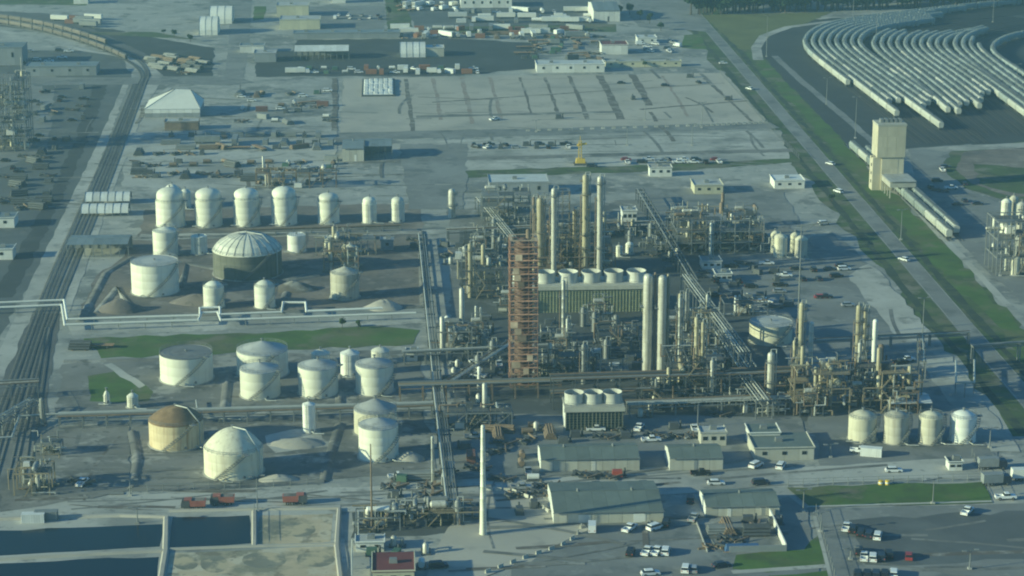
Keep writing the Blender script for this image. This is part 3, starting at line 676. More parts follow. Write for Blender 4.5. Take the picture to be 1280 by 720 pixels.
# white twin columns
column(808, 474, 11.5, 342, 'fat white insulated column, left one of the twins right of the cooling tower', m_alum, 1, pipe=False)
column(826, 476, 10.5, 344, 'fat white insulated column, right one of the twins right of the cooling tower', m_alum, 1, pipe=False)
column(817, 472, 3, 340, 'thin pipe column between the fat white twins', m_rsteel, 0, pipe=False, name='riser_pipe', cat='pipe')
column(833, 474, 3.5, 342, 'thin brown riser along the right of the fat white twins', m_yalum, 0, pipe=False, name='riser_pipe', cat='pipe')
column(848, 478, 4, 372, 'slim grey column right of the fat white twins', m_pipe, 3)
column(857, 425, 4, 364, 'slim grey column beside the head of the sloping pipe bridge', m_steel, 2)
column(869, 490, 6, 396, 'ochre column in the unit under the sloping pipe bridge', m_yalum, 4)
column(877, 492, 5, 402, 'second ochre column in the unit under the sloping pipe bridge', m_yalum, 4)
column(889, 505, 5, 450, 'short pale column right of the ochre columns under the pipe bridge', m_alum, 2)
column(962, 506, 9, 440, 'lone pale column at the right end of the long pipe rack', m_alum, 2)
column(992, 474, 5, 425, 'short ochre column left of the mast tower', m_yalum, 2)
column(999, 478, 7, 378, 'brown stained column under the antenna mast', m_yalum, 6)
column(1012, 476, 6, 402, 'slim white stack right of the brown stained column', m_bright, 1, pipe=False, name='stack', cat='stack')
column(1031, 490, 4.5, 450, 'small grey stack on the left ochre process unit', m_steel, 1, pipe=False, name='stack', cat='stack')
column(1070, 476, 7, 381, 'brown column, left of the pair on the right ochre unit', m_yalum, 6)
column(1078, 472, 6, 384, 'brown column, right of the pair on the right ochre unit', m_yalum, 5)
column(1091, 478, 6.5, 399, 'slim white stack on the right ochre unit', m_bright, 1, pipe=False, name='stack', cat='stack')
column(1110, 490, 5, 451, 'small grey stack on the right ochre unit', m_steel, 1, pipe=False, name='stack', cat='stack')
column(1072, 500, 5, 428, 'short pale column in front of the brown pair on the right', m_alum, 2)
column(588, 372, 6, 304, 'brown column left of the scaffold tower', m_yalum, 3)
column(624, 362, 4, 322, 'short white column just left of the scaffold tower top', m_alum, 1)
column(565, 272, 9, 236, 'small white stack at the left end of the grey process block', m_alum, 2, pipe=False)
column(704, 420, 5, 350, 'pale green vertical pipe crossing the front of the long cooling tower', m_pipe, 1)
column(729, 480, 5, 430, 'grey column behind the three fan cooling tower', m_steel, 3)
column(709, 440, 4, 398, 'short pale column right of the scaffold tower', m_pipe, 1)
column(599, 486, 5, 458, 'small white stack left of the scaffold tower foot', m_bright, 1, pipe=False, name='stack', cat='stack')
column(595, 418, 3, 382, 'thin pale pipe left of its twin by the scaffold tower', m_pipe, 0, pipe=False)
column(601, 418, 3, 384, 'thin pale pipe right of its twin by the scaffold tower', m_pipe, 0, pipe=False)
# tall slim chimney in the foreground
column(604, 668, 8.5, 531, 'tall slender white chimney standing alone near the front', m_white, 1, pipe=False, name='chimney', taper=.58, cat='chimney')
column(541, 606, 3.5, 545, 'short thin pale pole by the long pipe rack', m_pipe, 0, pipe=False, name='vent_pole', cat='pole')
column(54, 530, 7, 497, 'short fat grey column by the rail lines', m_steel, 0, pipe=False)

def mast(px, yb, yt, label, r=.22, mat=None, name='light_pole', cat='light pole', heads=2, group='light poles', guys=False):
    g_ = at(px, yb); h = hgt(px, yb, yt); t = thing(name, label, cat, g_, 0, group)
    MB().cyl((0, 0, 0), (0, 0, h), r, r * .5, 8).build('pole', mat or m_steel, t, True)
    MB().box(-.5, -.5, 0, .5, .5, .6).build('footing', m_pale, t)
    for k in range(heads):
        q = PI * k + .3; e = Vector((math.cos(q), math.sin(q), 0)); ar = MB(); ar.beam((0, 0, h - .2), e * 1.5 + Vector((0, 0, h)), .12); a_ = ar.build('arm', m_steel, t)
        hd = MB(); p = e * 1.7; hd.box(p.x - .55, p.y - .3, h - .1, p.x + .55, p.y + .3, h + .15); hd.build('lamp_head', m_steel, a_)
    if guys:
        gm = MB()
        for k in range(3):
            q = 2 * PI * k / 3 + .4
            gm.beam((0, 0, h * .85), (h * .3 * math.cos(q), h * .3 * math.sin(q), 0), .05)
        gm.build('guy_wires', m_steel, t)
    return t
mast(465, 661, 555, 'tall brown mast in front of the cream cone roofed tank', .3, m_rsteel, 'mast', 'mast', 0, None)
mast(322, 640, 595, 'light pole beside the red trucks', .16)
am = mast(997, 425, 280, 'very tall thin antenna mast rising behind the brown stained column', .32, m_steel, 'antenna_mast', 'mast', 0, None)
ah = hgt(997, 425, 281); MB().beam((-1.5, 0, ah - .4), (9.5, 0, ah + .9), .35, .5).build('jib_arm', m_steel, am); MB().beam((0, 0, ah - 3), (4.5, 0, ah + .2), .2).build('brace', m_steel, am)
for (x, yb, yt, lb) in [(1066, 30, -6, 'light mast left of the curved strings, at the top edge'), (1095, 52, 14, 'light mast at the head of the left group of hopper strings'), (1241, 28, -8, 'light mast at the top right of the rail yard'), (1033, 131, 97, 'light mast beside the leftmost hopper string'), (1069, 173, 121, 'light mast left of the loadout tower'), (958, 71, 19, 'light mast on the left bend of the rail loop'),
                        (1270, 118, 80, 'light mast among the right hopper strings'), (872, 535, 503, 'light pole in front of the long pipe rack'), (1237, 560, 535, 'light pole right of the bright white tank'), (1126, 300, 262, 'pole on the grass right of the road near the loadout'), (1038, 572, 555, 'small lamp pole on the yard beside the white sedan'), (811, 652, 640, 'lamp pole at the right corner of the biggest warehouse'), (877, 160, 128, 'utility pole on the stone lot'), (806, 150, 125, 'utility pole in the middle of the stone lot edge'), (1152, 442, 372, 'thin pole between road and yard'), (1250, 345, 310, 'pole on the right verge'), (1063, 700, 685, 'lamp pole in the parking lot'), (1212, 712, 688, 'lamp pole on the right of the parking lot'), (172, 655, 634, 'lamp pole on the pond bank'), (163, 620, 600, 'lamp pole by the dike corner'), (670, 165, 150, 'utility pole left on the lane below the stone lot'), (784, 182, 158, 'utility pole under the lane of the stone lot'), (865, 182, 155, 'utility pole right of the crane'), (1166, 630, 598, 'light pole beside the white utility truck'), (1004, 640, 612, 'pole by the corner of the lawn'), (1026, 665, 640, 'gate pole at the lawn path')]:
    mast(x, yb, yt, lb, .2)

# ------------------------------------------------------------------ process structures
def unit(px0, px1, yb, depth, yt, label, levels=3, mat=None, vmat=None, pmats=None, dens=1.0, name='process_unit', seed=0, cat='process unit', vess=None):
    rr = random.Random(seed or int(px0 * 7 + yb)); mat = mat or m_steel; vmat = vmat or [m_alum, m_yalum, m_steel]; pmats = pmats or [m_pipe, m_rsteel, m_steel]
    a = at(px0, yb); b = at(px1, yb); w = (b - a).length; h = hgt((px0 + px1) / 2, yb, yt)
    t = thing(name, label, cat, a, ROT)
    nx = max(1, round(w / 6)); ny = max(1, round(depth / 6)); lz = h * .8 / levels
    tops = {}
    fr = MB()
    for i in range(nx + 1):
        for j in range(ny + 1):
            hh = lz * rr.choice([levels, levels, max(1, levels - 1)]); tops[i, j] = hh
            fr.beam((w * i / nx, depth * j / ny, 0), (w * i / nx, depth * j / ny, hh), .35)
    for l in range(1, levels + 1):
        z = lz * l
        for i in range(nx + 1):
            for j in range(ny + 1):
                if i < nx and min(tops[i, j], tops[i + 1, j]) >= z - .1: fr.beam((w * i / nx, depth * j / ny, z), (w * (i + 1) / nx, depth * j / ny, z), .25, .35)
                if j < ny and min(tops[i, j], tops[i, j + 1]) >= z - .1: fr.beam((w * i / nx, depth * j / ny, z), (w * i / nx, depth * (j + 1) / ny, z), .25, .35)
    for i in range(nx):
        if rr.random() < .6: fr.beam((w * i / nx, 0, 0), (w * (i + 1) / nx, 0, lz), .18)
    fr.build('steel_frame', mat, t)
    for l in range(1, levels + 1):
        for i in range(nx):
            for j in range(ny):
                if rr.random() < .55:
                    z = lz * l + .2; x0, x1 = w * i / nx + .25, w * (i + 1) / nx - .25; y0, y1 = depth * j / ny + .25, depth * (j + 1) / ny - .25
                    dk = MB(); dk.box(x0, y0, z, x1, y1, z + .12); dk = dk.build('deck', m_dsteel if rr.random() < .6 else mat, t)
                    rl = MB()
                    for zz in (.6, 1.1): rl.beam((x0, y0, z + zz), (x1, y0, z + zz), .08)
                    for k in range(5): rl.beam((x0 + (x1 - x0) * k / 4, y0, z + .1), (x0 + (x1 - x0) * k / 4, y0, z + 1.1), .07)
                    rl.build('guard_rail', m_ysteel if rr.random() < .5 else mat, dk)
    nv = int((vess or nx * ny * 1.1) * dens) + 2
    for k in range(nv):
        x, y = rr.uniform(1, max(1.5, w - 1)), rr.uniform(.6, max(1, depth - .6)); l = rr.randint(0, levels); z = lz * l + .3; vm = rr.choice(vmat); q = rr.random()
        mb = MB()
        if q < .45:
            r = rr.uniform(.5, 1.1); L_ = rr.uniform(2.5, 6)
            mb.lathe([(.01, 0)], 3) if False else None
            sg = rr.choice([(1, 0), (0, 1)]); d = Vector((sg[0], sg[1], 0)); c = Vector((x, y, z + r + .4))
            mb.cyl(c - d * L_ / 2, c + d * L_ / 2, r, n=12); mb.cyl(c - d * (L_ / 2 + r * .45), c - d * L_ / 2, r * .45, r, 12); mb.cyl(c + d * L_ / 2, c + d * (L_ / 2 + r * .45), r, r * .45, 12)
            v_ = mb.build('drum', vm, t, True)
            sm = MB()
            for s_ in (-.3, .3):
                p = c + d * L_ * s_; sm.box(p.x - .3, p.y - .3, z, p.x + .3, p.y + .3, z + .6)
            sm.build('saddle', m_pale, v_)
        elif q < .8:
            r = rr.uniform(.4, .9); hh = rr.uniform(2.5, lz * 1.6 + 1)
            mb.lathe([(r, 0), (r, hh - r * .6), (r * .7, hh - r * .2), (.02, hh)], 12, x, y); mb.build('vessel', vm, t, True)
            # z offset
            t.children[-1].location = (0, 0, z)
        else:
            s_ = rr.uniform(.8, 2); mb.taper(x - s_, y - s_ * .7, z, x + s_, y + s_ * .7, z + s_ * 1.2, .15, .1); mb.build('housing', rr.choice([m_steel, m_dsteel, m_wallw]), t)
    npi = int((nx + ny) * 3.2 * dens) + 5
    for k in range(npi):
        r = rr.uniform(.09, .3); l = rr.randint(0, levels); z = lz * l + rr.uniform(.6, 2.2); x, y = rr.uniform(0, w), rr.uniform(-.6, depth); pts = [Vector((x, y, z))]
        for s_ in range(rr.randint(2, 4)):
            p = pts[-1].copy(); ax = rr.choice('xyzz')
            if ax == 'x': p.x = min(w + 1.5, max(-1.5, p.x + rr.uniform(-7, 7)))
            elif ax == 'y': p.y = min(depth, max(-1, p.y + rr.uniform(-5, 5)))
            else: p.z = min(h, max(.4, p.z + rr.uniform(-8, 8)))
            pts.append(p)
        mb = MB(); mb.tube(pts, r, 6); mb.build('pipe', rr.choice(pmats), t, True)
    st = MB()
    for l in range(levels):
        for k in range(8):
            f_ = k / 8; x = w * .3 + (3.2 * f_ if l % 2 == 0 else 3.2 * (1 - f_)); st.box(x, -1.2, lz * (l + f_), x + .4, -.2, lz * (l + f_) + .1)
        st.beam((w * .3 + (0 if l % 2 == 0 else 3.4), -1.25, lz * l), (w * .3 + (3.4 if l % 2 == 0 else 0), -1.25, lz * (l + 1)), .1, .25)
    st.build('stair', m_ysteel, t)
    return t
ochre = [m_yalum, m_yalum, m_alum, m_rsteel]; op = [m_ysteel, m_yalum, m_pipe, m_rsteel]
unit(603, 664, 284, 14, 236, 'grey open process block left of the brown column group', 3, m_steel)
unit(664, 765, 348, 16, 300, 'brown busy process unit behind the long cooling tower', 3, m_rsteel, ochre, op, 1.3)
unit(578, 632, 374, 12, 330, 'dark process unit left of the scaffold tower top', 2, m_dsteel, ochre, op, 1.2)
unit(846, 955, 318, 18, 266, 'yellowish tangled process unit in the right middle yard', 3, m_steel, ochre, op, 1.4)
unit(838, 905, 505, 14, 440, 'ochre process unit beneath the sloping pipe bridge', 3, m_dsteel, ochre, op, 1.3)
unit(672, 745, 480, 12, 440, 'dark pump structure between scaffold tower and fan cooling tower', 2, m_dsteel, [m_steel, m_dsteel, m_alum], None, 1.2)
unit(748, 800, 440, 10, 408, 'low dark equipment frame under the long cooling tower', 2, m_dsteel, [m_steel, m_rsteel], None, 1.0)
unit(992, 1062, 520, 13, 458, 'left ochre process unit above the round road side tanks', 3, m_ysteel, ochre, op, 1.5)
unit(1078, 1148, 516, 13, 458, 'right ochre process unit above the round road side tanks', 3, m_ysteel, ochre, op, 1.5)
unit(800, 850, 512, 8, 482, 'dark low frame left of the ochre unit under the pipe bridge', 2, m_dsteel, None, None, 1.2)
unit(545, 590, 445, 10, 408, 'low pump area with tilted tubes left of the scaffold tower', 1, m_steel, None, None, 1.3)
unit(555, 640, 540, 8, 512, 'low piping frame along the long rack, left of the cooling tower', 1, m_steel, None, None, 1.0)
unit(505, 600, 658, 7, 638, 'tangled low piping unit left of the white chimney', 1, m_ysteel, [m_alum, m_steel], op, 1.5)
unit(445, 500, 664, 7, 644, 'low piping unit around the foot of the brown mast', 1, m_steel, [m_alum, m_steel, m_wallw], op, 1.2)
unit(18, 62, 620, 10, 586, 'small green grey pump station at the lower left', 1, m_ysteel, [m_alum, m_steel], op, 1.3)
unit(320, 420, 236, 8, 212, 'low rusty pipe yard rack above the white tank row', 1, m_rsteel, ochre, op, 1.0)
unit(-25, 32, 190, 24, 80, 'tall olive process tower cut by the left edge', 5, m_steel, [m_alum, m_cream, m_yalum], [m_pipe, m_alum, m_steel], 1.2, vess=20)
unit(395, 470, 320, 6, 296, 'low pipe frame right of the ribbed dome tank', 1, m_steel, None, op, 1.0)
unit(1245, 1330, 345, 16, 262, 'grey process unit cut by the right edge', 3, m_steel, [m_alum, m_white], None, 1.2)
unit(405, 448, 340, 5, 308, 'thin frame behind the ochre tank', 2, m_rsteel, ochre, op, .8)
unit(690, 800, 300, 9, 285, 'low pipe run behind the small white tank twins', 1, m_dsteel, None, None, .8)
unit(905, 960, 395, 8, 376, 'low line of pumps left of the wide pale tank', 1, m_steel, [m_alum, m_wallw], None, 1)
for k, (x, yb, w, yt) in enumerate([(1257, 300, 13, 252), (1266, 296, 11, 248), (1275, 322, 13, 256), (1270, 345, 12, 322)]):
    tank(x, yb, w, yt, 'dome', ['white silo at the right edge, leftmost of the cluster', 'grey silo at the back of the right edge cluster', 'ribbed pale silo in front of the right edge cluster', 'short pale vessel below the right edge silos'][k], [m_white, m_beige, m_alum, m_cream][k], None, yt - 4)

# ------------------------------------------------------------------ pipe racks and pipelines
def rack(pxa, pxb, width, height, npipe, label, tiers=1, mat=None, pm=None, gap=7, deck=False, name='pipe_rack', rise=0, bents=True):
    a = at(*pxa); b = at(*pxb); L_ = (b - a).length; rz = math.atan2(b.y - a.y, b.x - a.x)
    t = thing(name, label, 'pipe rack', a, rz); mat = mat or m_steel; pm = pm or [m_pipe, m_steel, m_rsteel, m_alum]
    n = max(1, round(L_ / gap)); rr = random.Random(int(pxa[0] + pxa[1])); mb = MB()
    for s_ in (-1, 1): mb.beam((0, s_ * width / 2, 0), (0, s_ * width / 2, height * tiers), .35)
    for k in range(tiers): mb.beam((0, -width / 2 - .3, height * (k + 1) - .2), (0, width / 2 + .3, height * (k + 1) - .2), .3, .4)
    me = mb.mesh('bent', mat)
    for i in range(n + 1): put('bent', me, t, (L_ * i / n, 0, 0))
    st = MB()
    for k in range(tiers):
        for s_ in (-1, 1): st.beam((0, s_ * width / 2, height * (k + 1) - .75), (L_, s_ * width / 2, height * (k + 1) - .75), .2, .3)
    st.build('stringer', mat, t)
    for k in range(tiers):
        for i in range(npipe):
            r = rr.uniform(.12, .32); y = -width / 2 + width * (i + .5) / npipe
            mb = MB(); mb.cyl((-.5, y, height * (k + 1) + r), (L_ + .5, y, height * (k + 1) + r), r, n=8); mb.build('pipe', rr.choice(pm), t, True)
    if deck: MB().box(0, -width / 2 - .5, height * tiers + 1.4, L_, width / 2 + .5, height * tiers + 1.6).build('deck', m_roofb, t)
    return t
rack((500, 500), (700, 494), 5, 5, 6, 'long pipe rack running left from the scaffold tower foot', 1, m_rsteel, [m_rsteel, m_ysteel, m_steel])
rack((690, 508), (990, 498), 7, 4.6, 8, 'wide two tier pipe rack under the refinery columns', 2, m_dsteel, [m_steel, m_dsteel, m_rsteel])
rack((566, 650), (548, 500), 3.6, 4, 5, 'pipe rack running toward the camera left of the white chimney', 1, m_dsteel, [m_dsteel, m_steel, m_pipe], gap=14)
rack((547, 490), (527, 300), 3, 2.2, 4, 'pipe rack running away beside the pump area', 1, m_dsteel, [m_dsteel, m_steel, m_pipe], gap=16)
rack((955, 524), (930, 490), 5, 6, 5, 'short sloping looking rack at the right end of the main rack', 1, m_steel)
rack((930, 478), (858, 378), 4, 10, 4, 'high pipe bridge running away across the refinery right of the twins', 1, m_steel, [m_steel, m_pipe, m_dsteel, m_steel])
rack((936, 478), (898, 420), 6.5, 4, 7, 'wide pipe rack right of the high pipe bridge', 1, m_steel, [m_steel, m_pipe])
rack((868, 366), (800, 250), 3.5, 4.5, 3, 'far pipe rack running away behind the fat white twins', 1, m_dsteel, [m_steel, m_dsteel])
rack((75, 534), (540, 520), 4, 3.6, 5, 'low pipe rack behind the rusty domed tank', 1, m_steel)
rack((-20, 500), (48, 496), 4, 5, 4, 'short pipe bridge over the rail lines at the left edge', 1, m_steel)
rack((-20, 552), (42, 515), 4, 4, 3, 'pipe rack slanting along the rail lines at lower left', 1, m_steel)
rack((560, 492), (640, 440), 4, 4, 4, 'small rack slanting up to the scaffold tower', 1, m_steel)
rack((1015, 440), (1210, 430), 1.4, 4, 2, 'thin pipe bridge from the right units to the road', 1, m_steel, gap=14)
rack((1215, 455), (1330, 446), 1.6, 6, 2, 'pipe bridge crossing the road at the right', 1, m_steel, [m_pipe, m_steel], gap=16)
rack((560, 300), (820, 290), 4, 4, 4, 'pipe rack along the back of the brown unit', 1, m_dsteel)
rack((300, 295), (500, 289), 3, 2.5, 3, 'low pipes in front of the white back row tanks', 1, m_steel)
rack((640, 312), (600, 262), 4, 5, 4, 'pipe rack at the left of the brown unit', 1, m_steel)
rack((505, 455), (690, 446), 3, 4, 3, 'pipe line over the pump area left of the scaffold tower', 1, m_steel)
rack((785, 520), (985, 512), 5, 4, 5, 'front pipe rack under the ochre units', 1, m_steel)
rack((1150, 440), (1152, 474), 2, 6, 2, 'short rack by the thin road pole', 1, m_steel)
# twin pipelines with loops
def pipeline(px, z, r, label, mat=None, post=9):
    pts = [at(*p, z) for p in px]; t = thing('pipeline', label, 'pipeline', (pts[0].x, pts[0].y, 0)); o_ = Vector((pts[0].x, pts[0].y, 0))
    q = [p - o_ for p in pts]
    for a, b in zip(q, q[1:]): MB().cyl(a, b, r, n=10).build('pipe', mat or m_pipe, t, True)
    e = MB()
    for a in q[1:-1]: e.lathe([(.01, a.z - r * 1.15), (r * .8, a.z - r * .8), (r * 1.15, a.z), (r * .8, a.z + r * .8), (.01, a.z + r * 1.15)], 10, a.x, a.y)
    e.build('elbows', mat or m_pipe, t, True)
    pm = MB(); pm.beam((0, 0, -z), (0, 0, -r), .25); pm.beam((0, -.8, -r - .1), (0, .8, -r - .1), .25); me = pm.mesh('support', m_steel)
    for a, b in zip(q, q[1:]):
        n = int((b - a).length / post)
        for k in range(1, n + 1): put('support', me, t, a.lerp(b, k / (n + 1)))
    return t
pipeline([(-40, 380), (80, 375), (84, 399), (250, 394), (250, 385), (275, 384), (275, 393), (352, 390), (354, 378), (382, 378), (383, 389), (478, 385)], 2.6, .42, 'upper pipe of the looped twin pipeline above the grass strip', m_bright)
pipeline([(-40, 386), (77, 381), (81, 406), (248, 400), (252, 391), (272, 390), (276, 400), (520, 391)], 2.4, .42, 'lower pipe of the looped twin pipeline above the grass strip', m_bright)
pipeline([(-10, 548), (15, 546), (24, 520), (60, 518), (150, 514), (182, 512)], 2, .3, 'thin pipeline past the tiny white tank', m_pipe)
pipeline([(245, 500), (248, 522), (300, 524), (320, 515)], 1.2, .2, 'small bent pipe in front of the wide dark roofed tank', m_pipe)
pipeline([(478, 668), (448, 668), (448, 640), (470, 638)], 1.5, .2, 'square bent pale pipe left of the brown mast', m_pipe)
pipeline([(440, 720), (440, 675), (470, 672), (468, 690)], 1.5, .2, 'square bent pipe at the bottom left of the mast', m_pipe)
pipeline([(1195, 450), (1195, 478), (1218, 478), (1218, 450)], 5, .3, 'small square pipe portal beside the road', m_pipe, 4)
pipeline([(1055, 505), (1055, 494), (1068, 494)], 4, .4, 'short elbow pipe between the ochre units', m_pipe)
# tilted tubes
def tube_thing(a, b, r, label, mat, name='flare_tube'):
    t = thing(name, label, 'pipe', (a.x, a.y, 0)); o_ = Vector((a.x, a.y, 0)); p, q = a - o_, b - o_
    MB().cyl(p, q, r, n=12).build('tube', mat, t, True); m_ = MB()
    for f_ in (.1, .5, .9): c = p.lerp(q, f_); d = (q - p).normalized(); m_.cyl(c - d * .15, c + d * .15, r * 1.2, n=12)
    m_.build('flange', m_steel, t); m_ = MB(); c = p.lerp(q, .7); m_.beam((c.x, c.y, 0), c, .3); m_.build('prop', m_steel, t)
tube_thing(at(563, 430) + Vector((0, 0, 1)), at(559, 415) + Vector((0, 0, 5)), .9, 'tilted white tube in the pump area left of the scaffold tower', m_bright)
tube_thing(at(575, 432) + Vector((0, 0, 1)), at(565, 420) + Vector((0, 0, 4.5)), .5, 'grey tilted tube beside the white tilted one', m_pipe)

# ------------------------------------------------------------------ cooling towers
def cooling(px0, px1, yb, depth, ytop, nf, fw, label, side=True, lip=1.2):
    a = at(px0, yb); b = at(px1, yb); w = (b - a).length; h = hgt((px0 + px1) / 2, yb, ytop)
    t = thing('cooling_tower', label, 'cooling tower', a, ROT)
    tm = m_green if nf > 3 else m_brown
    MB().box(.2, .2, 0, w - .2, depth, h).build('casing', tm, t)
    MB().box(-.4, -.4, h, w + .4, depth + .4, h + .35).build('fan_deck', m_wall, t)
    MB().box(-.5, -.55, h - lip, w + .5, -.25, h - .02).build('fascia', m_wall, t)
    n = max(6, int(w / 1.1)); me = MB().box(0, -.12, 0, .22, .18, h - lip).mesh('post', tm)
    for i in range(n + 1): put('post', me, t, ((w - .22) * i / n, 0, 0))
    lm = MB().add([(0, -.02, 0), (w, -.02, 0), (w, .15, .45), (0, .15, .45)], [(0, 1, 2, 3)]); lm.box(0, .02, 0, w, .19, .06); lm = lm.mesh('louvre', m_greend if nf == 3 else m_green)
    nl = max(3, int((h - lip) / .75))
    for i in range(nl): put('louvre', lm, t, (0, 0, .2 + (h - lip - .4) * i / nl))
    MB().box(-.15, .3, 0, .15, depth - .3, h - .1).build('end_wall', m_wallw, t)
    r = fw / 2 / ppm(yb)
    fm = MB(); hh = r * 1.05; fm.lathe([(r * 1.0, 0), (r * .97, hh * .3), (r * .96, hh * .6), (r * 1.0, hh), (r * .95, hh), (r * .91, hh * .6), (r * .92, hh * .3), (r * .95, 0.02)], 24)
    fm = fm.mesh('fan_shroud', m_shroud, True)
    hb = MB(); hb.cyl((0, 0, hh * .45), (0, 0, hh * .6), r * .16, n=8)
    for k in range(6): q = k * PI / 3; hb.beam((0, 0, hh * .5), (r * .85 * math.cos(q), r * .85 * math.sin(q), hh * .55), .35, .06)
    hb = hb.mesh('fan', m_dsteel); gm = MB().lathe([(r * .9, 0.03), (.01, 0.03)], 20).mesh('fan_throat', m_dsteel)
    for i in range(nf):
        s_ = put('fan_shroud', fm, t, (w * (i + .5) / nf, depth * .5, h + .34)); put('fan', hb, s_); put('fan_throat', gm, s_)
    st = MB()
    for zz in (.6, 1.1):
        st.beam((-.3, -.3, h + .35 + zz), (w + .3, -.3, h + .35 + zz), .07); st.beam((-.3, -.3, h + .35 + zz), (-.3, depth, h + .35 + zz), .07)
    st.build('guard_rail', m_steel, t)
    return t
cooling(707, 779, 539, 9, 510, 3, 25, 'three fan cooling tower with dark slatted front')
cooling(640, 812, 392, 11, 359, 6, 25, 'long green sided cooling tower with a row of white fan shrouds')

# ------------------------------------------------------------------ buildings
def gable(px0, px1, yb, depth, wh, rh, label, wall=None, roof=None, name='warehouse', cat='building', panel=3.4, rz=ROT, doors=1, group=None, lit_endm=None, open_front=False):
    wall = wall or m_wall; roof = roof or m_roof
    a = at(px0, yb); b = at(px1, yb); w = (b - a).length
    t = thing(name, label, cat, a, rz, group)
    n = max(2, round(w / panel)); pw = w / n
    if open_front:
        pm = MB().box(-.15, -.15, 0, .15, .15, wh).mesh('post', m_steel)
        for i in range(n + 1): put('post', pm, t, (w * i / n, 0.2, 0)); put('post', pm, t, (w * i / n, depth - .2, 0))
        MB().box(.1, depth - .15, 0, w - .1, depth, wh).build('back_wall', wall, t)
    else:
        MB().box(.06, .06, 0, w - .06, depth - .06, wh).build('wall_core', m_dsteel, t)
        fm = MB().box(.04, -.04, 0, pw - .04, .05, wh).mesh('wall_panel', wall)
        for i in range(n):
            put('wall_panel', fm, t, (i * pw, 0, 0)); put('wall_panel', fm, t, (i * pw, depth, 0))
    ge = MB(); ge.add([(0, 0, 0), (0, depth, 0), (0, depth, wh), (0, depth / 2, wh + rh), (0, 0, wh), (.05, 0, 0), (.05, depth, 0), (.05, depth, wh), (.05, depth / 2, wh + rh), (.05, 0, wh)],
                      [(4, 3, 2, 1, 0), (5, 6, 7, 8, 9), (0, 1, 6, 5), (1, 2, 7, 6), (2, 3, 8, 7), (3, 4, 9, 8), (4, 0, 5, 9)])
    ge = ge.mesh('end_wall', lit_endm or wall)  # brighter end material puts the sunlit look into the gable colour
    if not open_front: put('end_wall', ge, t, (-.03, 0, 0)); put('end_wall', ge, t, (w - .02, 0, 0))
    ov = .5; k = rh / (depth / 2)
    rm = MB(); rm.add([(.02, -ov, wh - ov * k + .06), (pw - .02, -ov, wh - ov * k + .06), (pw - .02, depth / 2, wh + rh + .06), (.02, depth / 2, wh + rh + .06), (.02, -ov, wh - ov * k + .2), (pw - .02, -ov, wh - ov * k + .2), (pw - .02, depth / 2, wh + rh + .2), (.02, depth / 2, wh + rh + .2)],
                      [(3, 2, 1, 0), (4, 5, 6, 7), (0, 1, 5, 4), (1, 2, 6, 5), (2, 3, 7, 6), (3, 0, 4, 7)])
    rm = rm.mesh('roof_panel', roof)
    for i in range(n):
        put('roof_panel', rm, t, (i * pw, 0, 0)); o_ = put('roof_panel', rm, t, ((i + 1) * pw, depth, 0), PI)
    MB().beam((-.1, depth / 2, wh + rh + .22), (w + .1, depth / 2, wh + rh + .22), .4, .1).build('ridge_cap', roof, t)
    if not open_front:
        gt = MB(); gt.beam((-.2, -ov - .06, wh - ov * k + .1), (w + .2, -ov - .06, wh - ov * k + .1), .14); gt.build('gutter', m_steel, t)
        for d in range(doors):
            x = w * (d + .5) / doors + R.uniform(-1, 1); dw = R.choice([1.0, 3.2]); dd = MB(); dd.box(x, -.1, 0, x + dw, -.045, min(wh * .8, 3.2)); dd = dd.build('door', R.choice([m_wallg, m_dsteel, m_wallw]), t)
            MB().box(x - .12, -.13, min(wh * .8, 3.2), x + dw + .12, -.05, min(wh * .8, 3.2) + .12).build('frame', m_steel, dd)
        vm = MB().cyl((0, 0, 0), (0, 0, .9), .35, n=8).mesh('roof_vent', m_steel)
        for i in range(max(1, int(w / 12))): put('roof_vent', vm, t, (w * (i + .5) / max(1, int(w / 12)), depth / 2, wh + rh + .1))
    return t
def flat(px0, px1, yb, depth, h, label, wall=None, roof=None, name='flat_roofed_building', cat='building', rz=ROT, win=3, group=None, parts=True, panel=4.0):
    wall = wall or m_wall; roof = roof or m_roofw
    a = at(px0, yb); b = at(px1, yb); w = (b - a).length; t = thing(name, label, cat, a, rz, group)
    MB().box(.05, .05, 0, w - .05, depth, h - .1).build('wall_core', wall, t)
    n = max(2, round(w / panel)); pw = w / n; fm = MB().box(.03, -.04, 0, pw - .03, .06, h - .12).mesh('wall_panel', wall)
    for i in range(n): put('wall_panel', fm, t, (i * pw, 0, 0))
    MB().box(-.25, -.25, h - .1, w + .25, depth + .25, h + .1).build('roof', roof, t)
    pr = MB(); pr.box(-.3, -.3, h + .1, w + .3, -.05, h + .4); pr.box(-.3, -.05, h + .1, -.05, depth + .3, h + .4); pr.box(w + .05, -.05, h + .1, w + .3, depth + .3, h + .4); pr.build('parapet', wall, t)
    for i in range(win):
        x = w * (i + .5) / win; f_ = MB().box(x - .7, -.1, h * .45, x + .7, -.045, h * .75).build('window', m_steel, t); MB().box(x - .6, -.12, h * .47, x + .6, -.1, h * .73).build('pane', m_glass, f_)
    for i in range(max(1, int(w / 14))):
        x = w * (i + .4) / max(1, int(w / 14)); u = MB().taper(x, depth * .4, h + .1, x + 2, depth * .4 + 1.6, h + 1.2, .1, .1).build('rooftop_unit', m_steel, t)
    return t
gable(676, 800, 590, 12, 3.7, 1.3, 'long green roofed warehouse with siding bays, behind the biggest warehouse', lit_endm=m_bright)
gable(837, 904, 588, 11, 3.6, 1.3, 'shorter green roofed shed right of the long warehouse', lit_endm=m_bright)
gable(692, 830, 655, 22, 3.1, 1.6, 'biggest blue green roofed warehouse by the parked white vans', roof=m_roof, lit_endm=m_bright, doors=2)
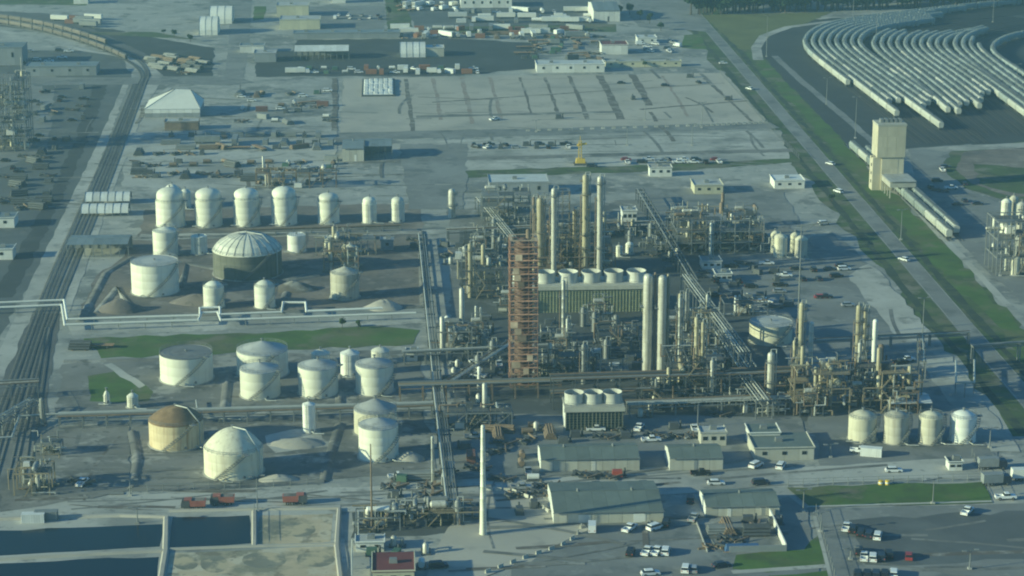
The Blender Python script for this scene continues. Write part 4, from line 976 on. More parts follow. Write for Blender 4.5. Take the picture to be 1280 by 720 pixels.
gable(882, 975, 646, 12, 2.9, 1.2, 'green roofed workshop left of the lawn', lit_endm=m_bright, doors=2)
flat(876, 908, 558, 6, 4, 'small pale box building behind the shorter shed', m_wall, m_roofg)
flat(943, 1018, 576, 13, 3.6, 'flat grey building left of the cream roadside tank', m_wall, m_roof)
flat(937, 975, 560, 8, 4.4, 'narrow flat annex behind the flat grey building', m_wallw, m_roof)
flat(466, 518, 734, 12, 4, 'maroon roofed control building at the bottom edge', m_wally, m_roofr)
gable(1110, 1165, 518, 9, 3.5, .8, 'pale long shed right behind the roadside tanks', m_wallg, m_roofw, open_front=True)
gable(84, 160, 322, 14, 5, .6, 'open loading shed with a long flat grey roof by the rail lines', m_wallg, m_roofb, open_front=True, name='open_shed', cat='shed')
gable(428, 455, 202, 20, 6, 1.5, 'grey roofed store with a bright front left of the blue shed', m_wall, m_roofb)
gable(456, 490, 199, 16, 6, 1, 'blue grey shed with dark open front right of the grey roofed store', m_wallg, m_roofb, open_front=True)
flat(612, 686, 246, 16, 6, 'wide white roofed building above the grey process block', m_wallg, m_roofw)
flat(812, 840, 221, 6, 4, 'small pale block by the earth bank under the stone lot', m_wallw, m_lot)
flat(868, 904, 243, 12, 3.8, 'sand coloured building in the middle yard', m_wally, m_roofg)
flat(968, 1006, 236, 12, 3.4, 'white topped office near the public road', m_wallw, m_roofw)
flat(778, 796, 279, 8, 5, 'small white cabin behind the brown unit', m_wallw, m_roofg)
flat(878, 902, 337, 8, 3, 'low grey hut below the yellowish process unit', m_wallw, m_roofb)
flat(895, 915, 353, 7, 3, 'low blue grey hut nearest the vehicles right of the pipe rack', m_wallw, m_roofb)
flat(508, 522, 452, 5, 3, 'small white cabin right of the rightmost drum tank', m_wallw, m_roofb, win=1)
flat(476, 492, 313, 5, 4, 'tiny grey block hut right of the beige tanks', m_wallg, m_roofg, win=1)
flat(445, 480, 690, 5, 2.5, 'low pump hut left of the maroon roofed building', m_wallw, m_roofg, win=2)
flat(1186, 1203, 589, 4, 2.6, 'small white gatehouse with a dark roof below the rightmost roadside tank', m_wallw, m_dsteel, win=2)
# top of the picture
flat(346, 386, 21, 16, 7, 'yellow walled box building at the top left of the far yard', m_wally, m_roofg, win=0)
flat(350, 400, 37, 18, 6, 'yellow walled building in front of the other yellow one', m_wally, m_roofg, win=0)
flat(367, 500, 49, 12, 3.5, 'very long low grey roofed shed beyond the dark yard', m_wallg, m_roofb, win=0)
gable(368, 436, 75, 16, 5, 2, 'open fronted grey barn with a pale roof band in the dark yard', m_wallg, m_roofw, open_front=True)
flat(532, 555, 71, 12, 5, 'pale square building beside the domed shed', m_wall, m_roofw, win=0)
flat(671, 756, 91, 14, 4.5, 'long white low building on the edge of the stone lot', m_wallw, m_roofw, win=5)
flat(752, 785, 68, 14, 5.5, 'dark roofed white fronted building beyond the stone lot', m_wallw, m_roofr, win=0)
flat(797, 821, 55, 12, 3.6, 'small white trailer like office beyond the stone lot', m_wallw, m_roofw, win=2)
gable(742, 775, 27, 40, 7, 2.5, 'big grey gabled warehouse at the top edge', m_wallw, m_roofb, lit_endm=m_bright)
flat(576, 640, 10, 20, 6, 'long white building along the top edge', m_wallw, m_roofw, win=6)
flat(757, 852, 84, 5, 3, 'row of pale offices beside the stone lot', m_wally, m_roofg, win=7)
flat(415, 432, 4, 10, 7, 'pale block cut by the top edge', m_wallw, m_roofg, win=0); flat(92, 110, 5, 10, 5, 'small white building at the top left grass', m_wallw, m_roofw, win=0)
flat(318, 345, 78, 14, 5, 'dull grey block left of the open barn', m_wallg, m_roofg, win=0)
flat(300, 330, 66, 10, 4, 'low white hut by the far road', m_wallw, m_roofb, win=0)
flat(-20, 28, 82, 20, 10, 'blue roofed block at the left edge', m_wallg, m_roofb, win=2); flat(32, 120, 95, 16, 5, 'long pale grey building behind the left yard', m_wallg, m_roofb, win=4)
flat(-5, 18, 285, 10, 4, 'low white hut at the left edge beside the ditch', m_wallw, m_roofb, win=1); flat(-12, 16, 325, 8, 4, 'second low hut at the left edge beside the ditch', m_wallw, m_roofb, win=1)
pass
cpd = thing('storage_compound', 'low walled storage compound full of scrap beside the lawn', 'compound', at(884, 692), ROT); cw = (at(984, 692) - at(884, 692)).length; cd = at(884, 647).y - at(884, 692).y
MB().box(0, 0, 0, cw, cd, .12).build('slab', m_pale, cpd); MB().box(cw - .3, .3, .12, cw, cd, 2.2).build('side_wall', m_wallw, cpd); MB().box(cw * .28, 0, .12, cw, .3, 1.8).build('front_wall', m_wallg, cpd); MB().box(0, .5, .12, .25, cd, .7).build('kerb_wall', m_pale, cpd)
tb = thing('tarp_cover', 'blue tarpaulin covered heap in the front of the walled compound', 'tarpaulin', at(928, 688), ROT); MB().taper(-4.6, -1.3, .1, 4.6, 1.6, 1.5, .5, .5).build('tarpaulin', m_cont['blue'], tb); MB().box(-5, -1.5, .05, 5, -1.3, .35).build('edge_weight', m_wood, tb)
def vault(px0, px1, yb, depth, h, label, mat=None, name='fabric_shed', bays=5, open_=True, cat='shed', rz=ROT, along=True):
    """arched fabric shed, ridge along its length"""
    mat = mat or m_tarp; a = at(px0, yb); b = at(px1, yb); w = (b - a).length; t = thing(name, label, cat, a, rz)
    bw = w / bays; mb = MB(); n = 8; vs = []
    for x in (0.04, bw - .04):
        for k in range(n + 1):
            q = PI * k / n; vs.append((x, depth / 2 - depth / 2 * math.cos(q), h * (.3 + .7 * math.sin(q))))
    vs2 = [(x, 0 if k == 0 else depth, 0) for x in (0.04, bw - .04) for k in (0, 1)]
    fs = [(k, n + 1 + k, n + 2 + k, k + 1) for k in range(n)]
    mb.add(vs, fs)
    if not open_: mb.add([(0.04, 0, 0), (bw - .04, 0, 0), (bw - .04, 0, h * .3), (.04, 0, h * .3)], [(0, 1, 2, 3)])
    me = mb.mesh('roof_bay', mat, True); ar = MB()
    pts = [Vector((0, depth / 2 - depth / 2 * math.cos(PI * k / n), h * (.3 + .7 * math.sin(PI * k / n)) + .05)) for k in range(n + 1)]
    for p, q in zip(pts, pts[1:]): ar.beam(p, q, .18)
    ar.beam((0, 0, 0), pts[0], .2); ar.beam((0, depth, 0), pts[-1], .2); ar = ar.mesh('arch', m_steel)
    for i in range(bays): put('roof_bay', me, t, (bw * i, 0, 0))
    for i in range(bays + 1): put('arch', ar, t, (bw * i, 0, 0))
    if not open_:
        en = MB(); en.add([(0, 0, 0), (0, depth, 0)] + [tuple(p) for p in pts[::-1]], [tuple(range(n + 3))]); en = en.mesh('end_wall', mat); put('end_wall', en, t, (.02, 0, 0)); put('end_wall', en, t, (w - .02, 0, 0))
    return t
tt = thing('fabric_shed', 'big pale peaked tent shed on the left yard beside the rail curve', 'tent', at(181, 147), ROT); tw = (at(250, 147) - at(181, 147)).length; td = 26; e0, rz1 = 4.2, hgt(228, 138, 109)
for i in range(7): MB().box(tw * i / 7 + .05, -.1, 0, tw * (i + 1) / 7 - .05, .1, 2.2).build('skirt_panel', m_wallg, tt); MB().taper(tw * i / 7 + .05, -.06, 2.2, tw * (i + 1) / 7 - .05, .5, e0, .02, .1).build('wall_panel', m_tarp, tt)
MB().box(.1, .6, 0, tw - .1, td, e0 - .05).build('inner_wall', m_wallg, tt); ra_, rb_ = (tw * .52, td * .5, rz1), (tw * .8, td * .5, rz1 * .97); cs = [(-.2, -.2, e0), (tw + .2, -.2, e0), (tw + .2, td, e0), (-.2, td, e0)]
for nm, fs_ in (('roof_sheet', [cs[0], cs[1], rb_, ra_]), ('roof_sheet', [cs[1], cs[2], rb_]), ('roof_sheet', [cs[2], cs[3], ra_, rb_]), ('roof_sheet', [cs[3], cs[0], ra_])): MB().add(fs_, [tuple(range(len(fs_)))]).build(nm, m_bright, tt)
for a_ in (0, 1, 2, 3): MB().beam(Vector(cs[a_]) + Vector((0, 0, .05)), Vector(ra_ if a_ in (0, 3) else rb_) + Vector((0, 0, .05)), .2).build('seam', m_steel, tt)
vault(249, 272, 44, 20, 10, 'white fabric dome at the top left, front one of two', m_bright, open_=False, bays=3)
vault(262, 290, 30, 20, 10, 'white fabric dome at the top left, back one of two', m_bright, open_=False, bays=3)
vault(101, 160, 271, 8, 4.5, 'pale arched canopy over the rail lines, front one', m_roofw, open_=True, bays=6); vault(106, 162, 256, 8, 4.5, 'pale arched canopy over the rail lines, back one', m_roofw, open_=True, bays=6)
vault(500, 532, 72, 18, 7.5, 'pale domed shed in the dark yard', open_=False, bays=4)
flat(206, 248, 163, 8, 4, 'rust brown hut in front of the big fabric shed', m_rsteel, m_roofg, win=0)
# white lined basin
tp = thing('lined_basin', 'bright white covered basin with a dark rim on the stone lot', 'basin', at(452, 121), ROT); w_ = (at(494, 121) - at(452, 121)).length; dp = at(452, 100).y - at(452, 121).y
MB().box(0, 0, 0, w_, dp, .8).build('wall', m_dsteel, tp); rc = random.Random(3)
for i in range(6):
    for j in range(6):
        z0 = .85 + rc.uniform(0, .5); MB().taper(1 + (w_ - 2) * i / 6, 1.5 + (dp - 3) * j / 6, .8, 1 + (w_ - 2) * (i + 1) / 6 - .06, 1.5 + (dp - 3) * (j + 1) / 6 - .1, z0 + .2, .5, 1.5).build('cover_sheet', m_bright, tp)
# loadout tower
lt = thing('loadout_tower', 'cream grain loadout tower over the rail line beside the public road', 'tower', at(1104, 240), ROT + .02)
hh = hgt(1113, 238, 155); k_ = 1 / ppm(238)
LTW = M('cream_concrete', (.55, .5, .36), .8, .08, .15, streak=(.4, .36, .25), sfac=.4)
MB().box(-.5, 3, 0, 9.2, 12, hh * .5).build('lower_shaft', LTW, lt); MB().box(-2.7, 2.4, hh * .5, 9.5, 12.5, hh * .97).build('upper_shaft', LTW, lt)
fp = MB().box(.03, -.05, .03, 3.97, .06, hh * .157 - .03).mesh('wall_panel', LTW); sp_ = MB().box(-.05, .03, .03, .06, 3.3, hh * .157 - .03).mesh('wall_panel', LTW)
for i in range(3):
    for j in range(3): put('wall_panel', fp, lt, (-2.7 + i * 4.05, 2.38, hh * .5 + j * hh * .157)); put('wall_panel', sp_, lt, (-2.72, 2.4 + i * 3.36, hh * .5 + j * hh * .157)); put('wall_panel', fp, lt, (-.5 + i * 3.2, 2.98, j * hh * .163)) if i < 2 else None
MB().box(-2.9, 2.2, hh * .97, 9.7, 12.7, hh).build('roof_slab', m_wall, lt)
MB().box(-4.2, 3.5, 0, -.52, 9, hh * .495).build('stair_shaft', LTW, lt)
for i in range(5): MB().taper(-1 + i * 2, 6, hh, .4 + i * 2, 9, hh + 1.5, .1, .1).build('roof_unit', m_steel, lt)
MB().box(-.15, -12, 4.6, 11, 3, 6.6).build('shed_body', m_wall, lt)
for i in range(5): MB().box(-.4 + i * 2.3, -12.4, 7, -.4 + i * 2.3 + 2.22, 3, 7.3).build('roof_panel', m_roofg, lt)
for i in range(4):
    for x in (0, 5.4, 10.8): MB().box(x - .2, -12 + i * 4.5, 0, x + .2, -11.6 + i * 4.5, 3.8).build('post', m_wall, lt)
for i in range(4): f_ = MB().box(-4.26, 5 + i * .01, 3 + i * 3.6, -4.21, 6.5, 4.4 + i * 3.6).build('window', m_steel, lt); MB().box(-4.3, 5.2, 3.1 + i * 3.6, -4.26, 6.3, 4.3 + i * 3.6).build('pane', m_glass, f_)
# yellow crane
cp = at(725, 206); ch = hgt(725, 206, 176); cr = thing('mobile_crane', 'yellow lattice crane standing on the pale yard behind the columns', 'crane', cp, ROT)
lat = MB()
for x, y in ((-.7, -.7), (.7, -.7), (.7, .7), (-.7, .7)): lat.beam((x, y, 1.5), (x * .7, y * .7, ch), .3)
for i in range(7):
    z = 1.5 + (ch - 1.5) * i / 7; z2 = 1.5 + (ch - 1.5) * (i + 1) / 7; lat.beam((-.7, -.7, z), (.7, -.7, z2), .2); lat.beam((-.7, .7, z), (-.7, -.7, z2), .2); lat.beam((.7, .7, z2), (.7, -.7, z), .2)
lat.build('lattice_mast', m_yellow, cr); MB().beam((-1.5, 0, ch - 2), (3, 0, ch - 1.2), .6, .8).build('jib', m_yellow, cr); MB().taper(-2, -1.6, .6, 2.4, 1.6, 3, .3, .2).build('carrier', m_yellow, cr)
for s_ in (-1, 1): MB().box(-2.8, s_ * 1.7 - .45, 0, 3, s_ * 1.7 + .45, 1).build('crawler_track', m_dsteel, cr)
MB().beam((0, 0, ch - .1), (0, 0, ch + 2.2), .3).build('mast_head', m_yellow, cr)

# ------------------------------------------------------------------ vehicles
WHEEL = {}
def wheel_mesh(r, w):
    k = (r, w)
    if k not in WHEEL:
        WHEEL[k] = (MB().cyl((0, -w / 2, 0), (0, w / 2, 0), r, n=12).mesh('wheel', m_tyre, True), MB().cyl((0, -w / 2 - .02, 0), (0, w / 2 + .02, 0), r * .55, n=10).mesh('rim', m_steel))
    return WHEEL[k]
def wheels(t, xs, yw, r=.36, w=.25):
    for x in xs:
        for s_ in (-1, 1):
            a, b = wheel_mesh(r, w); q = put('wheel', a, t, (x, s_ * yw, r)); put('rim', b, q)
def lights(t, xf, xr, yw, z):
    for s_ in (-1, 1):
        MB().box(xf - .03, s_ * yw - .2, z - .1, xf + .03, s_ * yw + .2, z + .1).build('headlight', m_bright, t); MB().box(xr - .03, s_ * yw - .15, z, xr + .03, s_ * yw + .15, z + .22).build('tail_light', m_red, t)
def make_car(col):
    def f():
        p = m_paint[col]; t = thing('parked_car', '', 'car')
        MB().side([(-2.4, .35), (2.35, .35), (2.4, .7), (2.2, .88), (1.1, 1.0), (-2.1, 1.02), (-2.4, .85)], -.92, .92).build('body', p, t)
        MB().taper(-2.05, -.84, 1.0, 1.15, .84, 1.5, .55, .14).build('windows', m_glass, t)
        MB().taper(-1.55, -.72, 1.49, .65, .72, 1.58, .1, .06).build('roof', p, t)
        wheels(t, (-1.45, 1.45), .85); lights(t, 2.36, -2.4, .65, .7); return t
    return f
def make_suv(col):
    def f():
        p = m_paint[col]; t = thing('parked_suv', '', 'car')
        MB().side([(-2.5, .4), (2.4, .4), (2.45, .95), (2.2, 1.1), (1.3, 1.18), (-2.45, 1.2), (-2.5, .9)], -.98, .98).build('body', p, t)
        MB().taper(-2.42, -.92, 1.18, 1.3, .92, 1.72, .3, .12).build('windows', m_glass, t)
        MB().taper(-2.15, -.82, 1.71, .85, .82, 1.84, .1, .06).build('roof', p, t)
        wheels(t, (-1.5, 1.5), .9, .4, .28); lights(t, 2.42, -2.5, .7, .85); return t
    return f
def make_pickup(col):
    def f():
        p = m_paint[col]; t = thing('pickup_truck', '', 'pickup truck')
        MB().side([(-2.9, .5), (2.75, .5), (2.8, 1.0), (2.6, 1.15), (1.2, 1.22), (-.7, 1.22), (-.7, .75), (-2.9, .75)], -.98, .98).build('body', p, t)
        bd = MB(); bd.box(-2.9, -.98, .75, -.7, -.86, 1.2); bd.box(-2.9, .86, .75, -.7, .98, 1.2); bd.box(-2.9, -.86, .75, -2.78, .86, 1.2); bd.build('cargo_bed', p, t)
        MB().taper(-.68, -.92, 1.21, 1.25, .92, 1.78, .25, .12).build('windows', m_glass, t); MB().taper(-.42, -.8, 1.77, .9, .8, 1.88, .08, .05).build('roof', p, t)
        wheels(t, (-1.8, 1.8), .9, .42, .3); lights(t, 2.77, -2.9, .75, .85); return t
    return f
def make_van(col):
    def f():
        p = m_paint[col]; t = thing('delivery_van', '', 'van')
        MB().side([(-2.9, .4), (2.7, .4), (2.75, 1.0), (2.1, 1.25), (1.5, 2.2), (1.1, 2.35), (-2.85, 2.35)], -1.0, 1.0).build('body', p, t)
        MB().add([(2.12, -.85, 1.3), (2.12, .85, 1.3), (1.58, .8, 2.15), (1.58, -.8, 2.15)], [(0, 1, 2, 3)]).build('windscreen', m_glass, t)
        for s_ in (-1, 1): MB().box(.7, s_ * 1.005 - .01, 1.3, 1.5, s_ * 1.005 + .01, 1.95).build('side_window', m_glass, t)
        wheels(t, (-1.8, 1.7), .92, .38, .26); lights(t, 2.72, -2.88, .7, .8); return t
    return f
def make_truck(cab, boxm, kind='box', L_=8):
    def f():
        t = thing('truck', '', 'truck')
        MB().side([(L_ / 2 - 2.2, .7), (L_ / 2, .7), (L_ / 2 + .05, 1.7), (L_ / 2 - .3, 2.8), (L_ / 2 - 2.2, 2.8)], -1.2, 1.2).build('cab', cab, t)
        MB().add([(L_ / 2 + .03, -1.05, 1.75), (L_ / 2 + .03, 1.05, 1.75), (L_ / 2 - .22, 1.0, 2.65), (L_ / 2 - .22, -1.0, 2.65)], [(0, 1, 2, 3)]).build('windscreen', m_glass, t)
        MB().box(-L_ / 2, -.5, .6, L_ / 2 - .3, .5, .9).build('chassis', m_dsteel, t)
        x0, x1 = -L_ / 2, L_ / 2 - 2.4
        if kind == 'box': MB().box(x0, -1.25, .95, x1, 1.25, 3.4).build('cargo_box', boxm, t)
        elif kind == 'tank':
            MB().cyl((x0 + .3, 0, 2), (x1 - .3, 0, 2), 1.15, n=14).build('barrel', boxm, t, True); MB().box(x0, -1.1, .9, x1, 1.1, 1.1).build('bed', m_dsteel, t)
        elif kind == 'dump':
            MB().taper(x0, -1.25, 1.0, x1, 1.25, 2.6, -.15, -.05).build('dump_body', boxm, t); MB().box(x0 + .2, -1.1, 2.5, x1 - .2, 1.1, 2.64).build('load', m_earth, t); MB().box(x1 - .4, -1.2, 2.6, x1 + 1.6, 1.2, 2.9).build('cab_guard', boxm, t)
        else: MB().box(x0, -1.25, .95, x1, 1.25, 1.15).build('flat_bed', m_wood, t); MB().box(x1 - .2, -1.2, 1.1, x1, 1.2, 2.4).build('headboard', m_steel, t)
        wheels(t, (-L_ / 2 + 1.2, -L_ / 2 + 2.4, L_ / 2 - 1.2), 1.0, .5, .35); return t
    return f
def make_trailer(m, L_=12, kind='box'):
    def f():
        t = thing('trailer', '', 'trailer')
        if kind == 'box': MB().box(-L_ / 2, -1.25, 1.1, L_ / 2, 1.25, 3.8).build('cargo_box', m, t); MB().box(-L_ / 2 - .05, -1.1, 1.2, -L_ / 2 - .004, 1.1, 3.6).build('rear_door', m_steel, t)
        elif kind == 'tank': MB().cyl((-L_ / 2, 0, 2.1), (L_ / 2, 0, 2.1), 1.1, n=14).build('barrel', m, t, True)
        else: MB().box(-L_ / 2, -1.25, 1.1, L_ / 2, 1.25, 1.3).build('flat_bed', m, t)
        MB().box(-L_ / 2 + .3, -.6, .7, L_ / 2 - .3, .6, 1.05).build('chassis', m_dsteel, t); wheels(t, (-L_ / 2 + 1, -L_ / 2 + 2.2), 1.0, .5, .35); MB().box(L_ / 2 - 2.4, -.7, 0, L_ / 2 - 2.1, .7, .7).build('landing_leg', m_steel, t); return t
    return f
def make_container(c):
    def f():
        t = thing('shipping_container', '', 'container'); m = m_cont[c]
        MB().box(-3, -1.2, .1, 3, 1.2, 2.6).build('body', m, t); me = MB().box(-.12, -1.24, .15, .12, 1.24, 2.55).mesh('rib', m)
        for i in range(11): put('rib', me, t, (-2.75 + i * .55, 0, 0))
        MB().box(3, -1.1, .2, 3.06, 1.1, 2.5).build('door', m_steel, t); return t
    return f
def make_pipes(m, n=5, L_=9, r=.35):
    def f():
        t = thing('pipe_stack', '', 'pipe stack'); me = MB().cyl((-L_ / 2, 0, 0), (L_ / 2, 0, 0), r, n=8).mesh('pipe', m, True)
        z = r + .2; k = n; row = 0
        while k > 0 and row < 3:
            for i in range(k): put('pipe', me, t, (row * .15, (i - (k - 1) / 2) * r * 2.05, z))
            k -= 1; z += r * 1.75; row += 1
        for x in (-L_ * .3, L_ * .3): MB().box(x - .15, -n * r, 0, x + .15, n * r, .2).build('bearer', m_wood, t)
        return t
    return f
def make_skid(m, v=0):
    def f():
        t = thing('equipment_skid', '', 'equipment skid'); MB().box(-2.2, -1.2, 0, 2.2, 1.2, .3).build('base_frame', m_dsteel, t)
        if v == 0: MB().cyl((-1.8, 0, 1.2), (1.4, 0, 1.2), .85, n=12).build('drum', m, t, True); MB().box(1.5, -.6, .3, 2.1, .6, 1.6).build('control_box', m_steel, t)
        elif v == 1: MB().taper(-2, -1, .3, .9, 1, 2, .1, .1).build('enclosure', m, t); MB().cyl((1.5, 0, .3), (1.5, 0, 2.6), .3, n=8).build('exhaust', m_dsteel, t)
        else:
            MB().lathe([(.8, .3), (.8, 2.4), (.4, 2.9), (.02, 3)], 12, -1, 0).build('vessel', m, t, True); MB().lathe([(.5, .3), (.5, 1.9), (.02, 2.3)], 10, 1.2, .2).build('filter_pot', m_steel, t, True); MB().tube([(-1, 0, 2), (1.2, .2, 2), (1.2, .2, 1.6)], .12).build('pipe', m_pipe, t)
        return t
    return f
def make_pile(m):
    def f():
        t = thing('scrap_pile', '', 'scrap pile'); rr = random.Random(len(PROTO))
        for i in range(14):
            x, y, z = rr.uniform(-3, 3), rr.uniform(-1.6, 1.6), rr.uniform(.2, 1.4) ; q = rr.uniform(0, PI); l = rr.uniform(.8, 2.2)
            MB().beam((x - l * math.cos(q), y - l * math.sin(q), z * .6), (x + l * math.cos(q), y + l * math.sin(q), z), rr.uniform(.3, .9), rr.uniform(.2, .6)).build('scrap_piece', rr.choice([m, m_dsteel, m_rsteel]), t)
        return t
    return f
def make_loader():
    t = thing('excavator', '', 'excavator'); MB().taper(-1.6, -1.2, 1.1, 1.8, 1.2, 2.2, .1, .1).build('body', m_yellow, t); MB().taper(.4, -1.1, 2.2, 1.7, 0, 3.1, .15, .1).build('cab', m_glass, t)
    for s_ in (-1, 1): MB().box(-2, s_ * 1.2 - .3, 0, 2, s_ * 1.2 + .3, .9).build('crawler_track', m_dsteel, t)
    MB().beam((1.6, .4, 1.8), (4, .4, 4.2), .5).build('boom', m_yellow, t); MB().beam((4, .4, 4.2), (5.6, .4, 1.6), .4).build('stick', m_yellow, t); MB().taper(5.1, -.1, .5, 6.1, .9, 1.6, .2, .05).build('bucket', m_dsteel, t); return t
def make_tote():
    t = thing('white_tank_trailer', '', 'tank trailer'); MB().cyl((-4, 0, 1.9), (4, 0, 1.9), 1.2, n=14).build('barrel', m_bright, t, True); MB().box(-4, -.8, .3, 4, .8, .7).build('chassis', m_dsteel, t); wheels(t, (-3, -1.8), .9, .5, .3); return t
KINDS = {'pk_white': (make_pickup('white'), 'white pickup truck'), 'pk_black': (make_pickup('black'), 'black pickup truck'), 'pk_silver': (make_pickup('silver'), 'silver pickup truck'),
 'car_white': (make_car('white'), 'white sedan'), 'car_black': (make_car('black'), 'black sedan'), 'car_silver': (make_car('silver'), 'silver sedan'), 'car_dark': (make_car('dark'), 'dark blue sedan'), 'car_red': (make_car('red'), 'red sedan'),
 'suv_white': (make_suv('white'), 'white sport utility car'), 'suv_black': (make_suv('black'), 'black sport utility car'), 'suv_dark': (make_suv('dark'), 'dark blue sport utility car'), 'van_white': (make_van('white'), 'white van'),
 'truck_red': (make_truck(m_dsteel, m_orange, 'dump', 6.4), 'red dump truck with a dark cab'), 'truck_white': (make_truck(m_paint['white'], m_bright, 'box', 8), 'white box truck'), 'truck_flat': (make_truck(m_paint['white'], m_bright, 'flat', 9), 'white cab flatbed truck'), 'truck_tank': (make_truck(m_paint['white'], m_alum, 'tank', 9), 'tank truck with a pale barrel'), 'truck_dark': (make_truck(m_paint['dark'], m_cont['grey'], 'box', 8), 'dark cab truck with a grey box'),
 'trl_white': (make_trailer(m_bright), 'white box trailer'), 'trl_grey': (make_trailer(m_cont['grey']), 'grey box trailer'), 'trl_flat': (make_trailer(m_wood, 12, 'flat'), 'flat trailer'), 'trl_tank': (make_tote, 'white tank trailer'),
 'ct_blue': (make_container('blue'), 'blue shipping container'), 'ct_brown': (make_container('brown'), 'brown shipping container'), 'ct_grey': (make_container('grey'), 'grey shipping container'), 'ct_white': (make_container('white'), 'white shipping container'), 'ct_green': (make_container('green'), 'green shipping container'), 'ct_rust': (make_container('rust'), 'rust red shipping container'),
 'pp_rust': (make_pipes(m_rsteel), 'stack of rusty pipes'), 'pp_grey': (make_pipes(m_steel, 6), 'stack of grey pipes'), 'pp_dark': (make_pipes(m_dsteel, 5, 7, .45), 'stack of dark pipes'), 'pp_pale': (make_pipes(m_pipe, 4, 10), 'stack of pale pipes'),
 'sk_a': (make_skid(m_wallw, 0), 'white drum on a skid'), 'sk_b': (make_skid(m_cont['green'], 1), 'green engine housing on a skid'), 'sk_c': (make_skid(m_alum, 2), 'pale vessel and filter skid'), 'sk_d': (make_skid(m_dsteel, 1), 'dark engine housing on a skid'), 'sk_e': (make_skid(m_rsteel, 0), 'rusty drum on a skid'), 'sk_r': (make_skid(m_red, 1), 'red pump housing on a skid'),
 'pl_a': (make_pile(m_rsteel), 'heap of rusty scrap'), 'pl_b': (make_pile(m_dsteel), 'heap of dark scrap'), 'pl_c': (make_pile(m_wallg), 'heap of grey scrap'), 'ldr': (make_loader, 'yellow excavator')}
def v(kind, x, y, deg, label=None, group=None, where='', jit=True):
    b, d = KINDS[kind]; p = at(x, y)
    zz = .04 if kind[:2] in ('pk', 'ca', 'su', 'va', 'tr') else .02
    return place(kind, b, (p.x, p.y, zz), math.radians(deg), label or (d + ' ' + where), group)
A = 3
